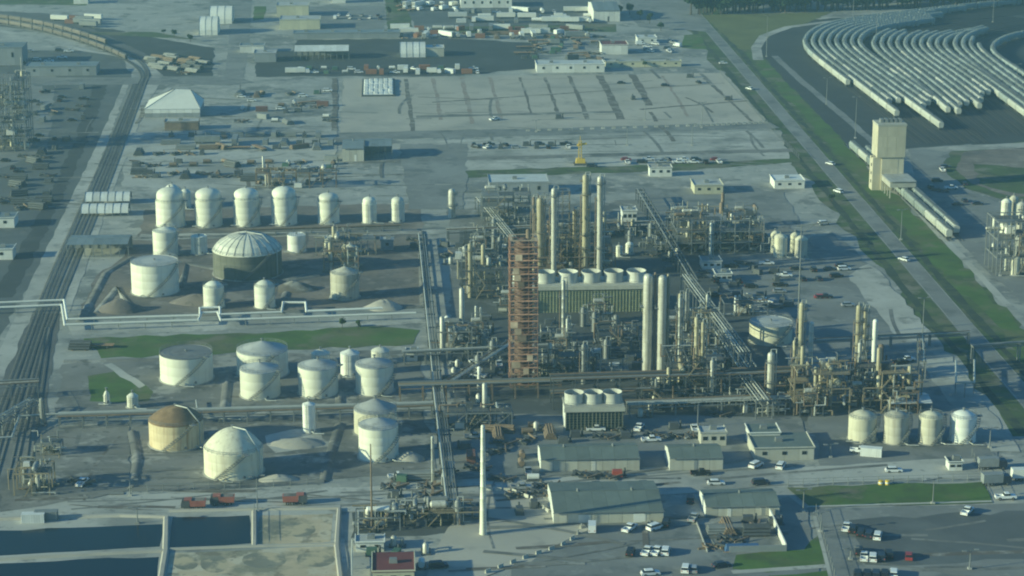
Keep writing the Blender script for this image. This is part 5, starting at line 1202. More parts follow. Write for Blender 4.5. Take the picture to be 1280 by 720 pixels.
for k, (kd, x, y, dg, lb) in enumerate([
 ('pk_white', 787, 663, 60, 'white pickup truck below the middle of the biggest warehouse'), ('suv_white', 819, 662, 40, 'white sport utility car at the right end of the biggest warehouse'), ('suv_black', 832, 657, 80, 'black sport utility car tucked by the biggest warehouse corner'),
 ('pk_white', 809, 692, 70, 'white pickup truck, left one of a trio in the open yard'), ('pk_white', 821, 692, 70, 'white pickup truck, middle one of a trio in the open yard'), ('suv_white', 832, 692, 80, 'white car, right one of a trio in the open yard'),
 ('suv_white', 857, 714, 80, 'white car beside a silver one near the bottom edge'), ('car_silver', 867, 714, 85, 'silver sedan beside a white car near the bottom edge'), ('car_white', 813, 719, 10, 'white sedan cut by the bottom edge'), ('car_dark', 902, 709, 20, 'dark blue sedan left of the lower lawn'),
 ('suv_dark', 863, 627, 85, 'dark car parked between the biggest warehouse and the workshop'), ('pk_silver', 867, 650, 70, 'silver pickup truck left of the workshop'), ('van_white', 740, 663, 88, 'white van at the front left of the biggest warehouse'), ('suv_black', 788, 693, 80, 'black car left of the white trio'), ('car_white', 895, 606, 4, 'long white sedan behind the workshop'), ('suv_white', 945, 584, 50, 'white car beside the shorter shed'), ('suv_dark', 951, 606, 10, 'dark car behind the workshop on the right'),
 ('suv_white', 976, 585, 70, 'white car by the flat grey building'), ('car_white', 1117, 590, 2, 'white sedan driving on the road below the roadside tanks'), 
 ('pk_white', 1075, 566, -12, 'white pickup truck towing a white trailer below the roadside tanks'), ('pk_white', 1058, 662, 75, 'white pickup truck at the left of the first parking row'), ('suv_black', 1066, 665, 75, 'black car next to the white pickup in the first parking row'), ('suv_black', 1076, 669, 75, 'black car in the middle of the first parking row'), ('suv_dark', 1086, 671, 75, 'dark blue car in the first parking row'), ('suv_white', 1097, 673, 75, 'white car at the right of the first parking row'),
 ('pk_white', 1209, 642, 60, 'white pickup truck alone on the upper right of the parking lot'), ('pk_white', 1257, 624, 3, 'white crew pickup at the right edge below the gate'), ('truck_white', 1282, 600, 3, 'white box truck cut by the right edge'),
 ('pk_white', 1080, 699, 80, 'white pickup truck at the left of the second parking row'), ('suv_white', 1091, 700, 80, 'white car in the second parking row'), ('suv_black', 1074, 692, 80, 'black car behind the white pickup in the second parking row'), ('suv_dark', 1102, 699, 80, 'dark blue car in the middle of the second parking row'), ('suv_black', 1111, 696, 85, 'tall black car at the right of the second parking row'), ('car_red', 1136, 698, 80, 'red car at the right end of the second parking row'),
 ('suv_black', 1072, 721, 80, 'black car at the left of the bottom parking row'), ('suv_black', 1084, 721, 80, 'black car second in the bottom parking row'), ('suv_dark', 1095, 721, 80, 'dark blue car third in the bottom parking row'), ('suv_black', 1106, 721, 80, 'black car beside the white one in the bottom parking row'), ('suv_white', 1117, 720, 80, 'white car in the bottom parking row'),
 ('truck_dark', 1240, 586, 5, 'dark truck behind the gate at the right'), ('truck_dark', 1245, 606, 8, 'dark truck in front of the gate at the right'), ('pk_black', 1236, 578, 0, 'black pickup truck behind the dark trucks at the right'),
 ('truck_red', 242, 636, 184, 'red dump truck, leftmost of three on the road above the ponds'), ('truck_red', 278, 631, 184, 'red dump truck, middle one of three on the road above the ponds'), ('truck_red', 369, 630, 4, 'red dump truck, rightmost of three on the road above the ponds'),
 ('sk_r', 774, 596, 0, 'bright red pump housing in front of the long warehouse'), ('pl_b', 730, 596, 0, 'dark scrap heap in front of the long warehouse, left'), ('pl_b', 757, 597, 0, 'dark scrap heap beside the red pump housing'), ('car_dark', 806, 608, 5, 'dark sedan on the road right of the long warehouse'), ('car_black', 747, 609, 5, 'black sedan on the road below the long warehouse'),
 ('pk_black', 876, 594, 5, 'black pickup truck in front of the shorter shed'), ('pk_black', 1031, 373, 0, 'black pickup truck on the right concrete yard'), ('car_red', 1026, 373, 0, 'dark red sedan on the right concrete yard'),
 ('car_silver', 1060, 383, 5, 'silver sedan right of the dark red one on the concrete yard'), ('suv_white', 1030, 281, 20, 'white car on the crossing road near the silos'), ('suv_white', 1048, 241, 120, 'white car driving on the public road above the crossing'), ('car_white', 1130, 326, 125, 'white sedan driving on the public road'), ('car_white', 1038, 206, 125, 'white sedan far up the public road'), ('car_white', 937, 112, 125, 'white sedan farthest up the public road'),
 ('suv_white', 1055, 338, 10, 'white car on the pale yard edge'), ('pk_white', 1133, 452, 20, 'white pickup truck right of the small grey stack'), ('pk_black', 1125, 455, 20, 'black pickup truck right of the small grey stack'), ('suv_dark', 740, 206 + 3, 0, 'dark vehicle under the yellow crane'),
 ('car_white', 904, 80, 5, 'white sedan on the junction beyond the stone lot'), ('sk_b', 500, 602, 170, 'green engine housing on the yard right of the cream tank'), ('pk_white', 498, 598, 10, 'white pickup truck beside the engine housing'), ('pp_grey', 518, 598, 2, 'grey pipe stack beside the engine housing'),
 ('sk_a', 462, 684, 0, 'white drum skid by the square bent pipe'), ('sk_c', 497, 683, 0, 'pale filter skid above the maroon roof'), ('suv_dark', 548, 710, 10, 'dark car right of the maroon roofed building'), ('trl_white', 560, 602, 86, 'white trailer beside the vertical pipe rack'),
 ('pk_white', 103, 606, 80, 'white pickup truck on the lower left yard'), ('pl_b', 99, 604, 0, 'dark gear heap on the lower left yard'), ('ct_grey', 58, 650, 4, 'grey container at the pond edge'), ('ct_white', 42, 653, 4, 'white container at the pond edge'),
 ('trl_flat', 120, 435, 0, 'flat trailer on the dark pad left of the grass strip'), ('pp_dark', 100, 436, 0, 'dark pipe stack on the pad left of the grass strip')]):
    v(kd, x, y, dg, lb)
tl = v('ct_white', 1089, 570, -14, 'white box trailer hitched behind the white pickup truck')
# walled compound contents and others
for x, y, kd in [(893, 684, 'pl_a'), (912, 676, 'pl_b'), (926, 668, 'sk_d'), (944, 668, 'pp_dark'), (930, 664, 'pl_c'), (905, 666, 'pp_grey')]: v(kd, x, y, A, None, None, 'inside the walled storage compound')
# scattered yards
def inside(p, poly):
    c = False; j = len(poly) - 1
    for i in range(len(poly)):
        if (poly[i][1] > p[1]) != (poly[j][1] > p[1]) and p[0] < (poly[j][0] - poly[i][0]) * (p[1] - poly[i][1]) / (poly[j][1] - poly[i][1]) + poly[i][0]: c = not c
        j = i
    return c
OCC = []
def scatter(poly, n, kinds, where, group, seed, rows=None, rot=None):
    rr = random.Random(seed); x0, x1 = min(p[0] for p in poly), max(p[0] for p in poly); y0, y1 = min(p[1] for p in poly), max(p[1] for p in poly); k = 0; tries = 0
    ys = rows
    while k < n and tries < n * 30:
        tries += 1; x = rr.uniform(x0, x1); y = rr.choice(ys) + rr.uniform(-.7, .7) if ys else rr.uniform(y0, y1)
        if not inside((x, y), poly): continue
        p = at(x, y)
        if any(abs(p.x - q[0]) < 5.5 and abs(p.y - q[1]) < 5 for q in OCC): continue
        OCC.append((p.x, p.y)); kd = rr.choice(kinds); dg = rot if rot is not None else rr.choice([3, 3, 93, rr.uniform(0, 180)])
        v(kd, x, y, dg + (rr.uniform(-4, 4)), None, group, where); k += 1
yard = ['pp_rust', 'pp_grey', 'pp_dark', 'sk_a', 'sk_b', 'sk_d', 'sk_e', 'pl_a', 'pl_b', 'pl_c', 'ct_grey', 'ct_brown', 'trl_flat']
cars = ['pk_white', 'car_white', 'suv_white', 'pk_silver', 'car_silver', 'suv_dark', 'car_black', 'pk_white', 'van_white']
trucks = ['trl_white', 'truck_white', 'truck_flat', 'truck_tank', 'trl_grey', 'trl_tank', 'ct_white', 'trl_flat', 'truck_dark']
scatter([(300, 112), (410, 108), (412, 158), (300, 160)], 26, yard + cars[:3], 'in the far left yard beside the stone lot', 'gear in the yard left of the stone lot', 11)
scatter([(170, 190), (300, 180), (300, 226), (170, 228)], 26, ['pl_b', 'pp_dark', 'sk_d', 'pl_a', 'pl_b', 'sk_e'], 'in the dark scrap rows above the white tank row', 'scrap rows above the white tank row', 12, rows=[193, 204, 208, 218, 222])
scatter([(205, 168), (420, 163), (420, 186), (205, 190)], 26, ['pp_grey', 'pp_rust', 'trl_grey', 'trl_flat', 'ct_grey', 'sk_d'], 'in the pipe yard right of the fabric shed', 'pipe yard rows', 13, rows=[171, 180, 186])
scatter([(300, 205), (420, 200), (420, 230), (300, 232)], 22, yard, 'in the storage yard behind the tall white tanks', 'storage yard behind the tall white tanks', 14)
scatter([(365, 84), (600, 84), (600, 94), (365, 95)], 34, ['pk_white', 'suv_white', 'truck_white', 'sk_a', 'ct_white', 'sk_b', 'ct_rust'], 'along the front of the dark yard', 'vehicles along the dark yard', 15, rows=[87, 92])
scatter([(500, 4), (570, 4), (570, 16), (500, 16)], 12, ['truck_white', 'van_white', 'trl_white', 'truck_flat'], 'in the truck row near the top edge', 'trucks near the top edge', 16, rows=[8, 13], rot=60)
scatter([(415, 16), (482, 16), (482, 30), (415, 30)], 16, cars, 'on the far parking right of the yellow buildings', 'cars on the far parking', 17, rows=[20, 24], rot=85)
scatter([(500, 36), (740, 36), (740, 50), (500, 50)], 52, ['truck_white', 'trl_white', 'pp_rust', 'sk_a', 'ct_rust', 'truck_tank', 'pl_a', 'ct_brown', 'trl_grey'], 'in the long equipment row beyond the dark yard', 'long equipment row beyond the dark yard', 18, rows=[38, 43, 47])
scatter([(650, 48), (755, 46), (755, 76), (655, 78)], 34, ['pl_b', 'pp_dark', 'sk_b', 'sk_d', 'trl_flat', 'ct_green', 'truck_dark'], 'in the dark equipment yard above the long white building', 'dark equipment yard', 19)
scatter([(570, 12), (735, 12), (740, 30), (560, 32)], 34, ['trl_white', 'truck_white', 'trl_white', 'ct_grey', 'trl_tank', 'pk_white', 'pl_c', 'ct_white'], 'among the trailers near the top edge', 'trailers near the top edge', 20, rows=[16, 23, 28])
scatter([(800, 52), (850, 50), (850, 66), (800, 68)], 12, cars, 'by the small white office beyond the stone lot', 'cars by the far office', 21)
scatter([(770, 200), (900, 194), (900, 204), (770, 207)], 26, ['pk_white', 'car_black', 'car_dark', 'suv_black', 'car_red', 'pk_black', 'pk_silver'], 'in the parked line behind the tall columns', 'parked line behind the columns', 22, rows=[201, 204])
scatter([(590, 180), (720, 176), (720, 186), (590, 188)], 20, ['pk_white', 'car_black', 'sk_d', 'suv_dark', 'car_silver', 'pk_black'], 'in the line left of the yellow crane', 'vehicles left of the crane', 23, rows=[182, 185])
scatter([(5, 190), (75, 185), (60, 260), (5, 265)], 24, ['pl_b', 'pp_dark', 'car_black', 'sk_d'], 'on the left asphalt yard', 'gear on the left asphalt yard', 24)
scatter([(40, 105), (115, 105), (100, 180), (40, 180)], 20, ['car_black', 'sk_d', 'pk_black', 'pl_b', 'ct_grey'], 'on the yard near the olive process tower', 'gear near the olive tower', 25)
scatter([(560, 100), (900, 95), (930, 150), (540, 158)], 8, ['car_black', 'pk_white', 'sk_d'], 'scattered on the open stone lot', 'vehicles on the stone lot', 26)
scatter([(185, 65), (260, 78), (255, 95), (190, 90)], 22, ['pp_grey', 'pl_c', 'pp_dark', 'pp_rust'], 'in the pipe store beside the rail curve', 'pipe store beside the rail curve', 27, rot=-35)
scatter([(870, 340), (960, 325), (990, 385), (880, 392)], 26, ['car_dark', 'suv_black', 'sk_d', 'pk_white', 'sk_d', 'pl_b', 'pk_black', 'car_silver'], 'on the yard below the yellowish process unit', 'vehicles below the yellowish unit', 28)
scatter([(965, 335), (1050, 330), (1060, 352), (965, 356)], 8, ['car_dark', 'car_black', 'suv_black', 'pk_white'], 'on the concrete yard by the antenna mast', 'cars by the antenna mast', 29)
scatter([(575, 540), (670, 535), (670, 600), (580, 605)], 15, ['pl_b', 'sk_d', 'pk_silver', 'sk_e', 'ct_brown', 'pp_rust'], 'on the yard left of the long warehouse', 'gear left of the long warehouse', 30)
scatter([(680, 540), (870, 535), (870, 552), (680, 554)], 22, ['sk_d', 'pl_b', 'pl_c', 'pk_white', 'sk_d', 'sk_b', 'pp_rust'], 'behind the long warehouse', 'gear behind the long warehouse', 31)
scatter([(690, 445), (800, 440), (800, 476), (690, 480)], 16, ['sk_d', 'sk_a', 'pl_b', 'sk_c', 'pp_dark'], 'on the dark floor behind the fan cooling tower', 'gear behind the fan cooling tower', 32)
scatter([(550, 300), (640, 298), (640, 330), (550, 335)], 14, ['sk_c', 'sk_d', 'pl_b', 'ct_white', 'sk_a'], 'beside the rack left of the brown unit', 'gear left of the brown unit', 33)
scatter([(560, 455), (630, 450), (630, 485), (560, 488)], 10, ['sk_c', 'pk_white', 'sk_d', 'pl_c'], 'left of the scaffold tower foot', 'gear left of the scaffold tower', 34)
scatter([(640, 600), (680, 596), (690, 640), (650, 645)], 8, ['pl_b', 'pk_silver', 'sk_d', 'sk_a'], 'between the white chimney and biggest warehouse', 'gear right of the chimney', 35)
scatter([(885, 655), (975, 650), (985, 662), (890, 668)], 8, ['pl_c', 'pp_rust', 'sk_d'], 'in front of the workshop', 'gear in front of the workshop', 36)
scatter([(1150, 200), (1200, 215), (1240, 258), (1160, 262)], 10, ['car_dark', 'suv_black', 'pk_white', 'pl_b'], 'on the apron right of the loadout tower', 'vehicles right of the loadout tower', 37)
scatter([(800, 290), (850, 288), (850, 340), (830, 345)], 12, ['sk_d', 'pl_b', 'sk_c', 'pp_dark'], 'beside the far pipe rack', 'gear beside the far pipe rack', 38)
scatter([(60, 20), (130, 22), (130, 36), (90, 34)], 8, ['trl_white', 'ct_brown', 'trl_grey'], 'on the siding at the top left', 'trailers at the top left', 39, rot=-15)
scatter([(20, 62), (100, 64), (110, 80), (20, 80)], 10, cars, 'on the parking beyond the left blocks', 'cars beyond the left blocks', 40)
scatter([(500, 590), (560, 588), (555, 620), (480, 626)], 6, ['sk_d', 'pl_c', 'pp_grey'], 'on the yard right of the cream cone roofed tank', 'gear right of the cream tank', 41)
scatter([(440, 690), (540, 688), (540, 715), (520, 715), (520, 695), (440, 697)], 6, ['sk_a', 'sk_c', 'sk_b'], 'around the maroon roofed building', 'gear around the maroon roof', 42)

def make_vess(m, h, r):
    def f():
        t = thing('vertical_vessel', '', 'vessel'); MB().lathe([(r * 1.1, 0), (r, .8), (r, h - r), (r * .7, h - r * .3), (.02, h)], 12).build('shell', m, t, True); pf = MB(); z = h * .7; pf.lathe([(r, z), (r + .8, z), (r + .8, z + .12), (r, z + .12)], 10).build('platform', m_steel, t)
        MB().tube([(0, 0, h), (0, 0, h + .7), (r + .5, 0, h + .7), (r + .5, 0, .6), (r + 2.5, 0, .6)], .14).build('riser_pipe', m_pipe, t, True); MB().beam((-r - .2, -.1, 0), (-r - .2, -.1, h), .3, .12).build('ladder', m_steel, t); return t
    return f
def make_frm(m, pm_, lv, seed):
    def f():
        t = thing('process_module', '', 'process module'); rr = random.Random(seed); mb = MB(); W_, D_, lz = 7, 4, 3.4
        for x in (0, W_ / 2, W_):
            for y in (0, D_): mb.beam((x - W_ / 2, y, 0), (x - W_ / 2, y, lz * lv), .28)
        for l in range(1, lv + 1):
            for y in (0, D_): mb.beam((-W_ / 2, y, lz * l), (W_ / 2, y, lz * l), .25, .3)
            for x in (0, W_ / 2, W_): mb.beam((x - W_ / 2, 0, lz * l), (x - W_ / 2, D_, lz * l), .22)
        mb.build('steel_frame', m, t)
        for l in range(1, lv + 1): MB().box(-W_ / 2 + rr.choice([0, 3]), .1, lz * l + .16, W_ / 2 - rr.choice([.1, 3]), D_ - .1, lz * l + .26).build('deck', m_dsteel, t)
        for k in range(9 + 4 * lv):
            p = Vector((rr.uniform(-W_ / 2, W_ / 2), rr.uniform(-.6, D_), rr.uniform(.5, lz * lv + 1.5))); pts = [p]
            for j in range(3):
                q = pts[-1].copy(); i = rr.choice([0, 0, 1, 2, 2]); q[i] += rr.choice([-1, 1]) * rr.uniform(1, 5); q.x = max(-5, min(5, q.x)); q.y = max(-1, min(5, q.y)); q.z = max(.3, min(lz * lv + 3, q.z)); pts.append(q)
            MB().tube(pts, rr.uniform(.09, .24), 6).build('pipe', rr.choice(pm_), t, True)
        for k in range(1 + lv):
            x, y, l = rr.uniform(-2.5, 2.5), rr.uniform(1, 3), rr.randint(0, lv); r = rr.uniform(.45, .8); MB().cyl((x - 1.4, y, lz * l + r + .4), (x + 1.4, y, lz * l + r + .4), r, n=12).build('drum', rr.choice([m_alum, m_yalum, m_steel]), t, True)
        return t
    return f
KINDS.update({'vs_a': (make_vess(m_alum, 9, .8), 'pale vertical vessel'), 'vs_b': (make_vess(m_yalum, 12, .7), 'ochre vertical vessel'), 'vs_c': (make_vess(m_steel, 7, .9), 'grey vertical vessel'), 'vs_d': (make_vess(m_pipe, 15, .55), 'slim pale column'),
  'fr_a': (make_frm(m_steel, [m_pipe, m_steel, m_alum], 1, 1), 'low grey process module'), 'fr_b': (make_frm(m_rsteel, [m_pipe, m_yalum, m_rsteel], 2, 2), 'rusty two level process module'), 'fr_c': (make_frm(m_dsteel, [m_pipe, m_steel, m_rsteel], 2, 3), 'dark two level process module'), 'fr_d': (make_frm(m_ysteel, [m_yalum, m_pipe, m_rsteel], 3, 4), 'ochre three level process module')})
OCC.clear()
pr_ = ['fr_a', 'fr_b', 'fr_c', 'fr_d', 'fr_c', 'fr_a', 'vs_b', 'vs_c', 'vs_d', 'fr_b', 'fr_c']
lo_ = ['fr_a', 'fr_a', 'vs_c', 'sk_c', 'sk_d', 'pl_b', 'fr_c']
for poly, n, wh, sd_ in [([(570, 300), (635, 296), (632, 340), (575, 345)], 9, 'left of the brown unit', 61), ([(575, 380), (640, 376), (632, 470), (560, 480)], 8, 'left of the scaffold tower', 62), ([(672, 395), (800, 395), (800, 432), (672, 440)], 7, 'below the long cooling tower', 63),
    ([(676, 440), (795, 445), (795, 482), (676, 485)], 8, 'behind the fan cooling tower', 64), ([(835, 400), (905, 410), (938, 470), (945, 495), (840, 495)], 12, 'around the high pipe bridge', 65), ([(760, 285), (850, 280), (870, 345), (820, 345)], 9, 'behind the fat white twins', 66), ([(790, 500), (985, 500), (985, 525), (790, 528)], 9, 'under the wide pipe rack', 67),
    ([(600, 262), (665, 258), (660, 300), (600, 300)], 9, 'in the grey process block', 68), ([(850, 290), (955, 280), (960, 325), (850, 330)], 10, 'in the yellowish process unit', 69), ([(990, 480), (1150, 476), (1150, 522), (990, 525)], 10, 'between the right ochre units', 70), ([(470, 625), (598, 615), (595, 660), (460, 668)], 4, 'left of the white chimney', 71), ([(400, 300), (520, 296), (520, 330), (455, 335)], 3, 'right of the ribbed dome tank', 72), ([(565, 500), (690, 500), (690, 540), (565, 545)], 6, 'in front of the long pipe rack', 73), ([(5, 520), (70, 520), (60, 610), (5, 615)], 1, 'on the lower left yard', 74), ([(1240, 300), (1300, 300), (1300, 350), (1245, 350)], 5, 'at the right edge cluster', 75), ([(-10, 100), (30, 100), (30, 185), (-10, 185)], 8, 'by the olive process tower', 76)]:
    scatter(poly, n, lo_ if n < 10 or 'below' in wh or 'chimney' in wh or 'behind the fan' in wh or 'front of' in wh else pr_, wh, 'process gear ' + wh, sd_, rot=3)
# jersey barriers
bm = None
def barrier(p, rz, label, group):
    def mk():
        o_ = MB().side([(-.35, 0), (.35, 0), (.12, .5), (.1, 1.05), (-.1, 1.05), (-.12, .5)], -.9, .9).build('concrete_barrier', m_wall); return tag(o_, '', 'barrier')
    return place('barrier', mk, p, rz, label, group)
def barrier_line(px, n, where, group):
    pts = [at(*p) for p in px]; L_ = [0]
    for a, b in zip(pts, pts[1:]): L_.append(L_[-1] + (b - a).length)
    for k in range(n):
        s_ = L_[-1] * k / (n - 1); i = max(j for j in range(len(L_)) if L_[j] <= s_ + 1e-6); i = min(i, len(pts) - 2); f_ = (s_ - L_[i]) / (L_[i + 1] - L_[i]); p = pts[i].lerp(pts[i + 1], f_); d = pts[i + 1] - pts[i]
        barrier(p, math.atan2(d.y, d.x) - PI / 2, 'pale concrete barrier ' + where, group)
barrier_line([(610, 716), (660, 697), (700, 684), (720, 672), (726, 660)], 10, 'curving along the gravel pad below the biggest warehouse', 'barriers round the gravel pad')
barrier_line([(612, 613), (640, 615), (665, 625), (684, 640)], 11, 'curving right of the white chimney', 'barriers right of the chimney')
barrier_line([(870, 158), (957, 154)], 14, 'along the lower right edge of the stone lot', 'barriers of the stone lot')
barrier_line([(660, 164), (860, 158)], 16, 'along the lower middle edge of the stone lot', 'barriers of the stone lot edge')
for x, lb in ((1101, 'yellow barrier drum left of its twin above the lawn'), (1109, 'yellow barrier drum right of its twin above the lawn')):
    t = thing('barrier_drum', lb, 'barrier drum', at(x, 606), 0, 'yellow drums'); MB().lathe([(.75, 0), (.65, 1.3), (.01, 1.35)], 12).build('drum', m_yellow, t, True); MB().lathe([(.73, .5), (.7, .9)], 12).build('stripe', m_bright, t)

# fences
def fence(px, label, h=2.2, gap=4):
    pts = [at(*p) for p in px]; o_ = pts[0]; t = thing('wire_fence', label, 'fence', o_); pm = MB().cyl((0, 0, 0), (0, 0, h), .09, n=6).mesh('post', m_steel); rl = MB()
    for a, b in zip(pts, pts[1:]):
        n = max(1, int((b - a).length / gap))
        for k in range(n): put('post', pm, t, a.lerp(b, k / n) - o_)
        for z in (.3, h * .6, h - .05): rl.beam(a - o_ + Vector((0, 0, z)), b - o_ + Vector((0, 0, z)), .06)
    rl.build('rails', m_steel, t)
fence([(165, 616), (300, 611), (405, 605)], 'wire fence along the dike in front of the cone roofed tank')
fence([(985, 608), (1228, 601)], 'wire fence along the back of the lawn')
fence([(1215, 570), (1238, 620)], 'gate fence right of the lawn')
fence([(1020, 640), (1050, 745)], 'fence along the left side of the parking lot')
fence([(900, 92), (962, 160), (1000, 200)], 'fence along the right side of the stone lot')
fence([(318, 638), (318, 680)], 'fence on the bank between the ponds')

# ------------------------------------------------------------------ rail tracks and hopper cars
def poly_at(pts, s_):
    for a, b in zip(pts, pts[1:]):
        l = (b - a).length
        if s_ <= l: return a.lerp(b, s_ / l), math.atan2(b.y - a.y, b.x - a.x)
        s_ -= l
    return None
def smooth(pts, n=2):
    for _ in range(n):
        q = [pts[0]]
        for a, b in zip(pts, pts[1:]): q += [a.lerp(b, .25), a.lerp(b, .75)]
        pts = q + [pts[-1]]
    return pts
def offset(pts, d):
    out = []; n = len(pts)
    for i in range(n):
        t = (pts[min(i + 1, n - 1)] - pts[max(i - 1, 0)]).normalized(); out.append(pts[i] + Vector((t.y, -t.x, 0)) * d)
    return out
def plen(pts): return sum((b - a).length for a, b in zip(pts, pts[1:]))
def track(pts, sleepers=True):
    mb = MB()
    for s_ in (-.75, .75):
        q = offset(pts, s_)
        for a, b in zip(q, q[1:]): mb.beam(a + Vector((0, 0, .26)), b + Vector((0, 0, .26)), .12, .18)
    t = put('railway_track', None); t['kind'] = 'structure'; mb.build('rails', m_rail, t)
    if sleepers:
        sl_ = MB(); L_ = plen(pts); n = int(L_ / 1.6)
        for k in range(n):
            p, a = poly_at(pts, k * 1.6 + .2); e = Vector((-math.sin(a), math.cos(a), 0)) * 1.3; sl_.beam(p - e + Vector((0, 0, .1)), p + e + Vector((0, 0, .1)), .3, .16)
        o_ = sl_.build('sleepers', m_sleeper, t); o_['kind'] = 'stuff'
for px in [[(168, 105), (138, 180), (98, 270), (62, 350), (40, 410), (10, 490), (-30, 600)], [(174, 105), (146, 180), (108, 270), (72, 350), (50, 410), (24, 490), (-8, 600)], [(180, 105), (153, 180), (118, 270), (84, 350), (60, 410), (38, 490), (14, 600)],
           [(60, 410), (56, 440), (52, 470), (44, 520), (34, 600)], [(180, 105), (186, 92), (176, 76), (140, 58), (80, 38), (20, 26), (-40, 20)], [(174, 105), (180, 94), (168, 80), (130, 62), (70, 43), (10, 31), (-40, 26)]]:
    track(smooth([at(*p) for p in px]))
LH = 17.0
def make_hopper(mi, full=True):
    def f():
        t = thing('hopper_car', '', 'rail hopper car'); m = m_hop[mi]
        sec = [(-1.0, 1.0), (1.0, 1.0), (1.3, 1.9), (1.3, 3.3), (.9, 3.9), (.4, 4.1), (-.4, 4.1), (-.9, 3.9), (-1.3, 3.3), (-1.3, 1.9)]; n = len(sec); vs = []; L2 = LH / 2 - .25
        for x, k in ((-L2, .93), (-L2 + .8, 1), (L2 - .8, 1), (L2, .93)): vs += [(x, y * (1 if k == 1 else .97), 1 + (z - 1) * k + (0 if k == 1 else .15)) for y, z in sec]
        fs = []
        for r_ in range(3):
            for k in range(n): fs.append((r_ * n + k, (r_ + 1) * n + k, (r_ + 1) * n + (k + 1) % n, r_ * n + (k + 1) % n))
        fs += [tuple(range(n)), tuple(range(3 * n, 4 * n))[::-1]]
        b = MB().add(vs, fs); 
        for i in range(5): x = -L2 + 1.8 + i * (2 * L2 - 3.6) / 4; b.box(x - .08, -1.48, 1.9, x + .08, -1.4, 3.4); b.box(x - .08, 1.4, 1.9, x + .08, 1.48, 3.4)
        b.build('body', m, t, False)
        h_ = MB()
        for i in range(6): x = -L2 + 1.6 + i * (2 * L2 - 3.2) / 5; h_.cyl((x, 0, 4.25), (x, 0, 4.5), .42, n=8)
        for s_ in (-.75, .75): h_.beam((-L2 + .4, s_, 4.4), (L2 - .4, s_, 4.4), .4, .06)
        h_.build('roof_walkway', m_steel, t)
        for s_ in (-1, 1):
            bg = MB(); bg.box(s_ * (L2 - 1.5) - 1.1, -1.1, .35, s_ * (L2 - 1.5) + 1.1, 1.1, 1.05)
            for q in (-.85, .85): bg.cyl((s_ * (L2 - 1.5) + q, -.85, .6), (s_ * (L2 - 1.5) + q, .85, .6), .45, n=10)
            bg.build('bogie', m_dsteel, t)
        return t
    return f
ORD = ['first', 'second', 'third', 'fourth', 'fifth', 'sixth', 'seventh', 'eighth', 'ninth', 'tenth', 'eleventh', 'twelfth', 'thirteenth', 'fourteenth', 'fifteenth', 'sixteenth', 'seventeenth', 'eighteenth', 'nineteenth', 'twentieth']
ORD += ['twenty ' + o_ for o_ in ORD[:9]] + ['thirtieth'] + ['thirty ' + o_ for o_ in ORD[:9]] + ['fortieth'] + ['forty ' + o_ for o_ in ORD[:9]]
CARS = []
def string(pts, s0, s1, white, sname, gname, LH=17.0):
    k = 0; s_ = s0
    while s_ + LH < s1:
        r_ = poly_at(pts, s_ + LH / 2)
        if r_ is None: break
        r0, r1_ = poly_at(pts, s_ + 1.5), poly_at(pts, s_ + LH - 1.5)
        if r0 and r1_: p = (r0[0] + r1_[0]) / 2; a = math.atan2(r1_[0].y - r0[0].y, r1_[0].x - r0[0].x)
        else: p, a = r_
        CARS.append((p, a, 2 if white == 9 else 1 if (k < white or R.random() < .07) else 0, f'{ORD[k]} hopper car from near end, {sname}'.replace(' the ', ' '), gname)); k += 1; s_ += LH + .35
def group_strings(px, n, ends, fars, gname, gword, sp=4.6, white=()):
    base = smooth([at(*p) for p in px], 3)
    for i in range(n):
        q = offset(base, sp * i); L_ = plen(q); s0 = ends[i % len(ends)]; s1 = L_ - fars[i % len(fars)]
        track(q[::2] if len(q) > 30 else q, False)
        string(q, s0, s1, white[i] if i < len(white) else 1, f'the {ORD[i]} string in the {gword}', gname)
group_strings([(1150, 180), (1100, 141), (1053, 104), (1012, 72), (1004, 58), (1012, 47), (1030, 38), (1060, 31), (1120, 23), (1217, 12), (1300, 4)], 8,
              [150, 62, 95, 95, 30, 80, 88, 98], [0, 70, 90, 110, 100, 115, 120, 110], 'hopper cars in the left curved group', 'left curved group', white=[5, 6, 1, 1, 5, 1, 1, 1])
group_strings([(1215, 170), (1180, 140), (1140, 106), (1098, 74), (1090, 61), (1096, 51), (1115, 43), (1150, 36), (1200, 29), (1260, 20)], 10,
              [52, 48, 66, 70, 62, 78, 95, 100, 6, 8], [120, 115, 110, 110, 100, 95, 90, 80, 80, 75], 'hopper cars in the middle curved group', 'middle curved group', white=[3, 2, 1, 2, 1, 2, 1, 1, 4, 3])
group_strings([(1330, 172), (1290, 143), (1240, 106), (1197, 72), (1192, 60), (1198, 51), (1218, 43), (1260, 34), (1320, 27)], 4,
              [20, 30, 40, 50], [60, 70, 110, 120], 'hopper cars in the right curved group', 'right curved group')
group_strings([(1330, 132), (1280, 100), (1243, 76), (1239, 66), (1246, 58), (1268, 49), (1330, 40)], 1, [0], [20], 'hopper cars of the inner loop', 'inner loop at the right edge')
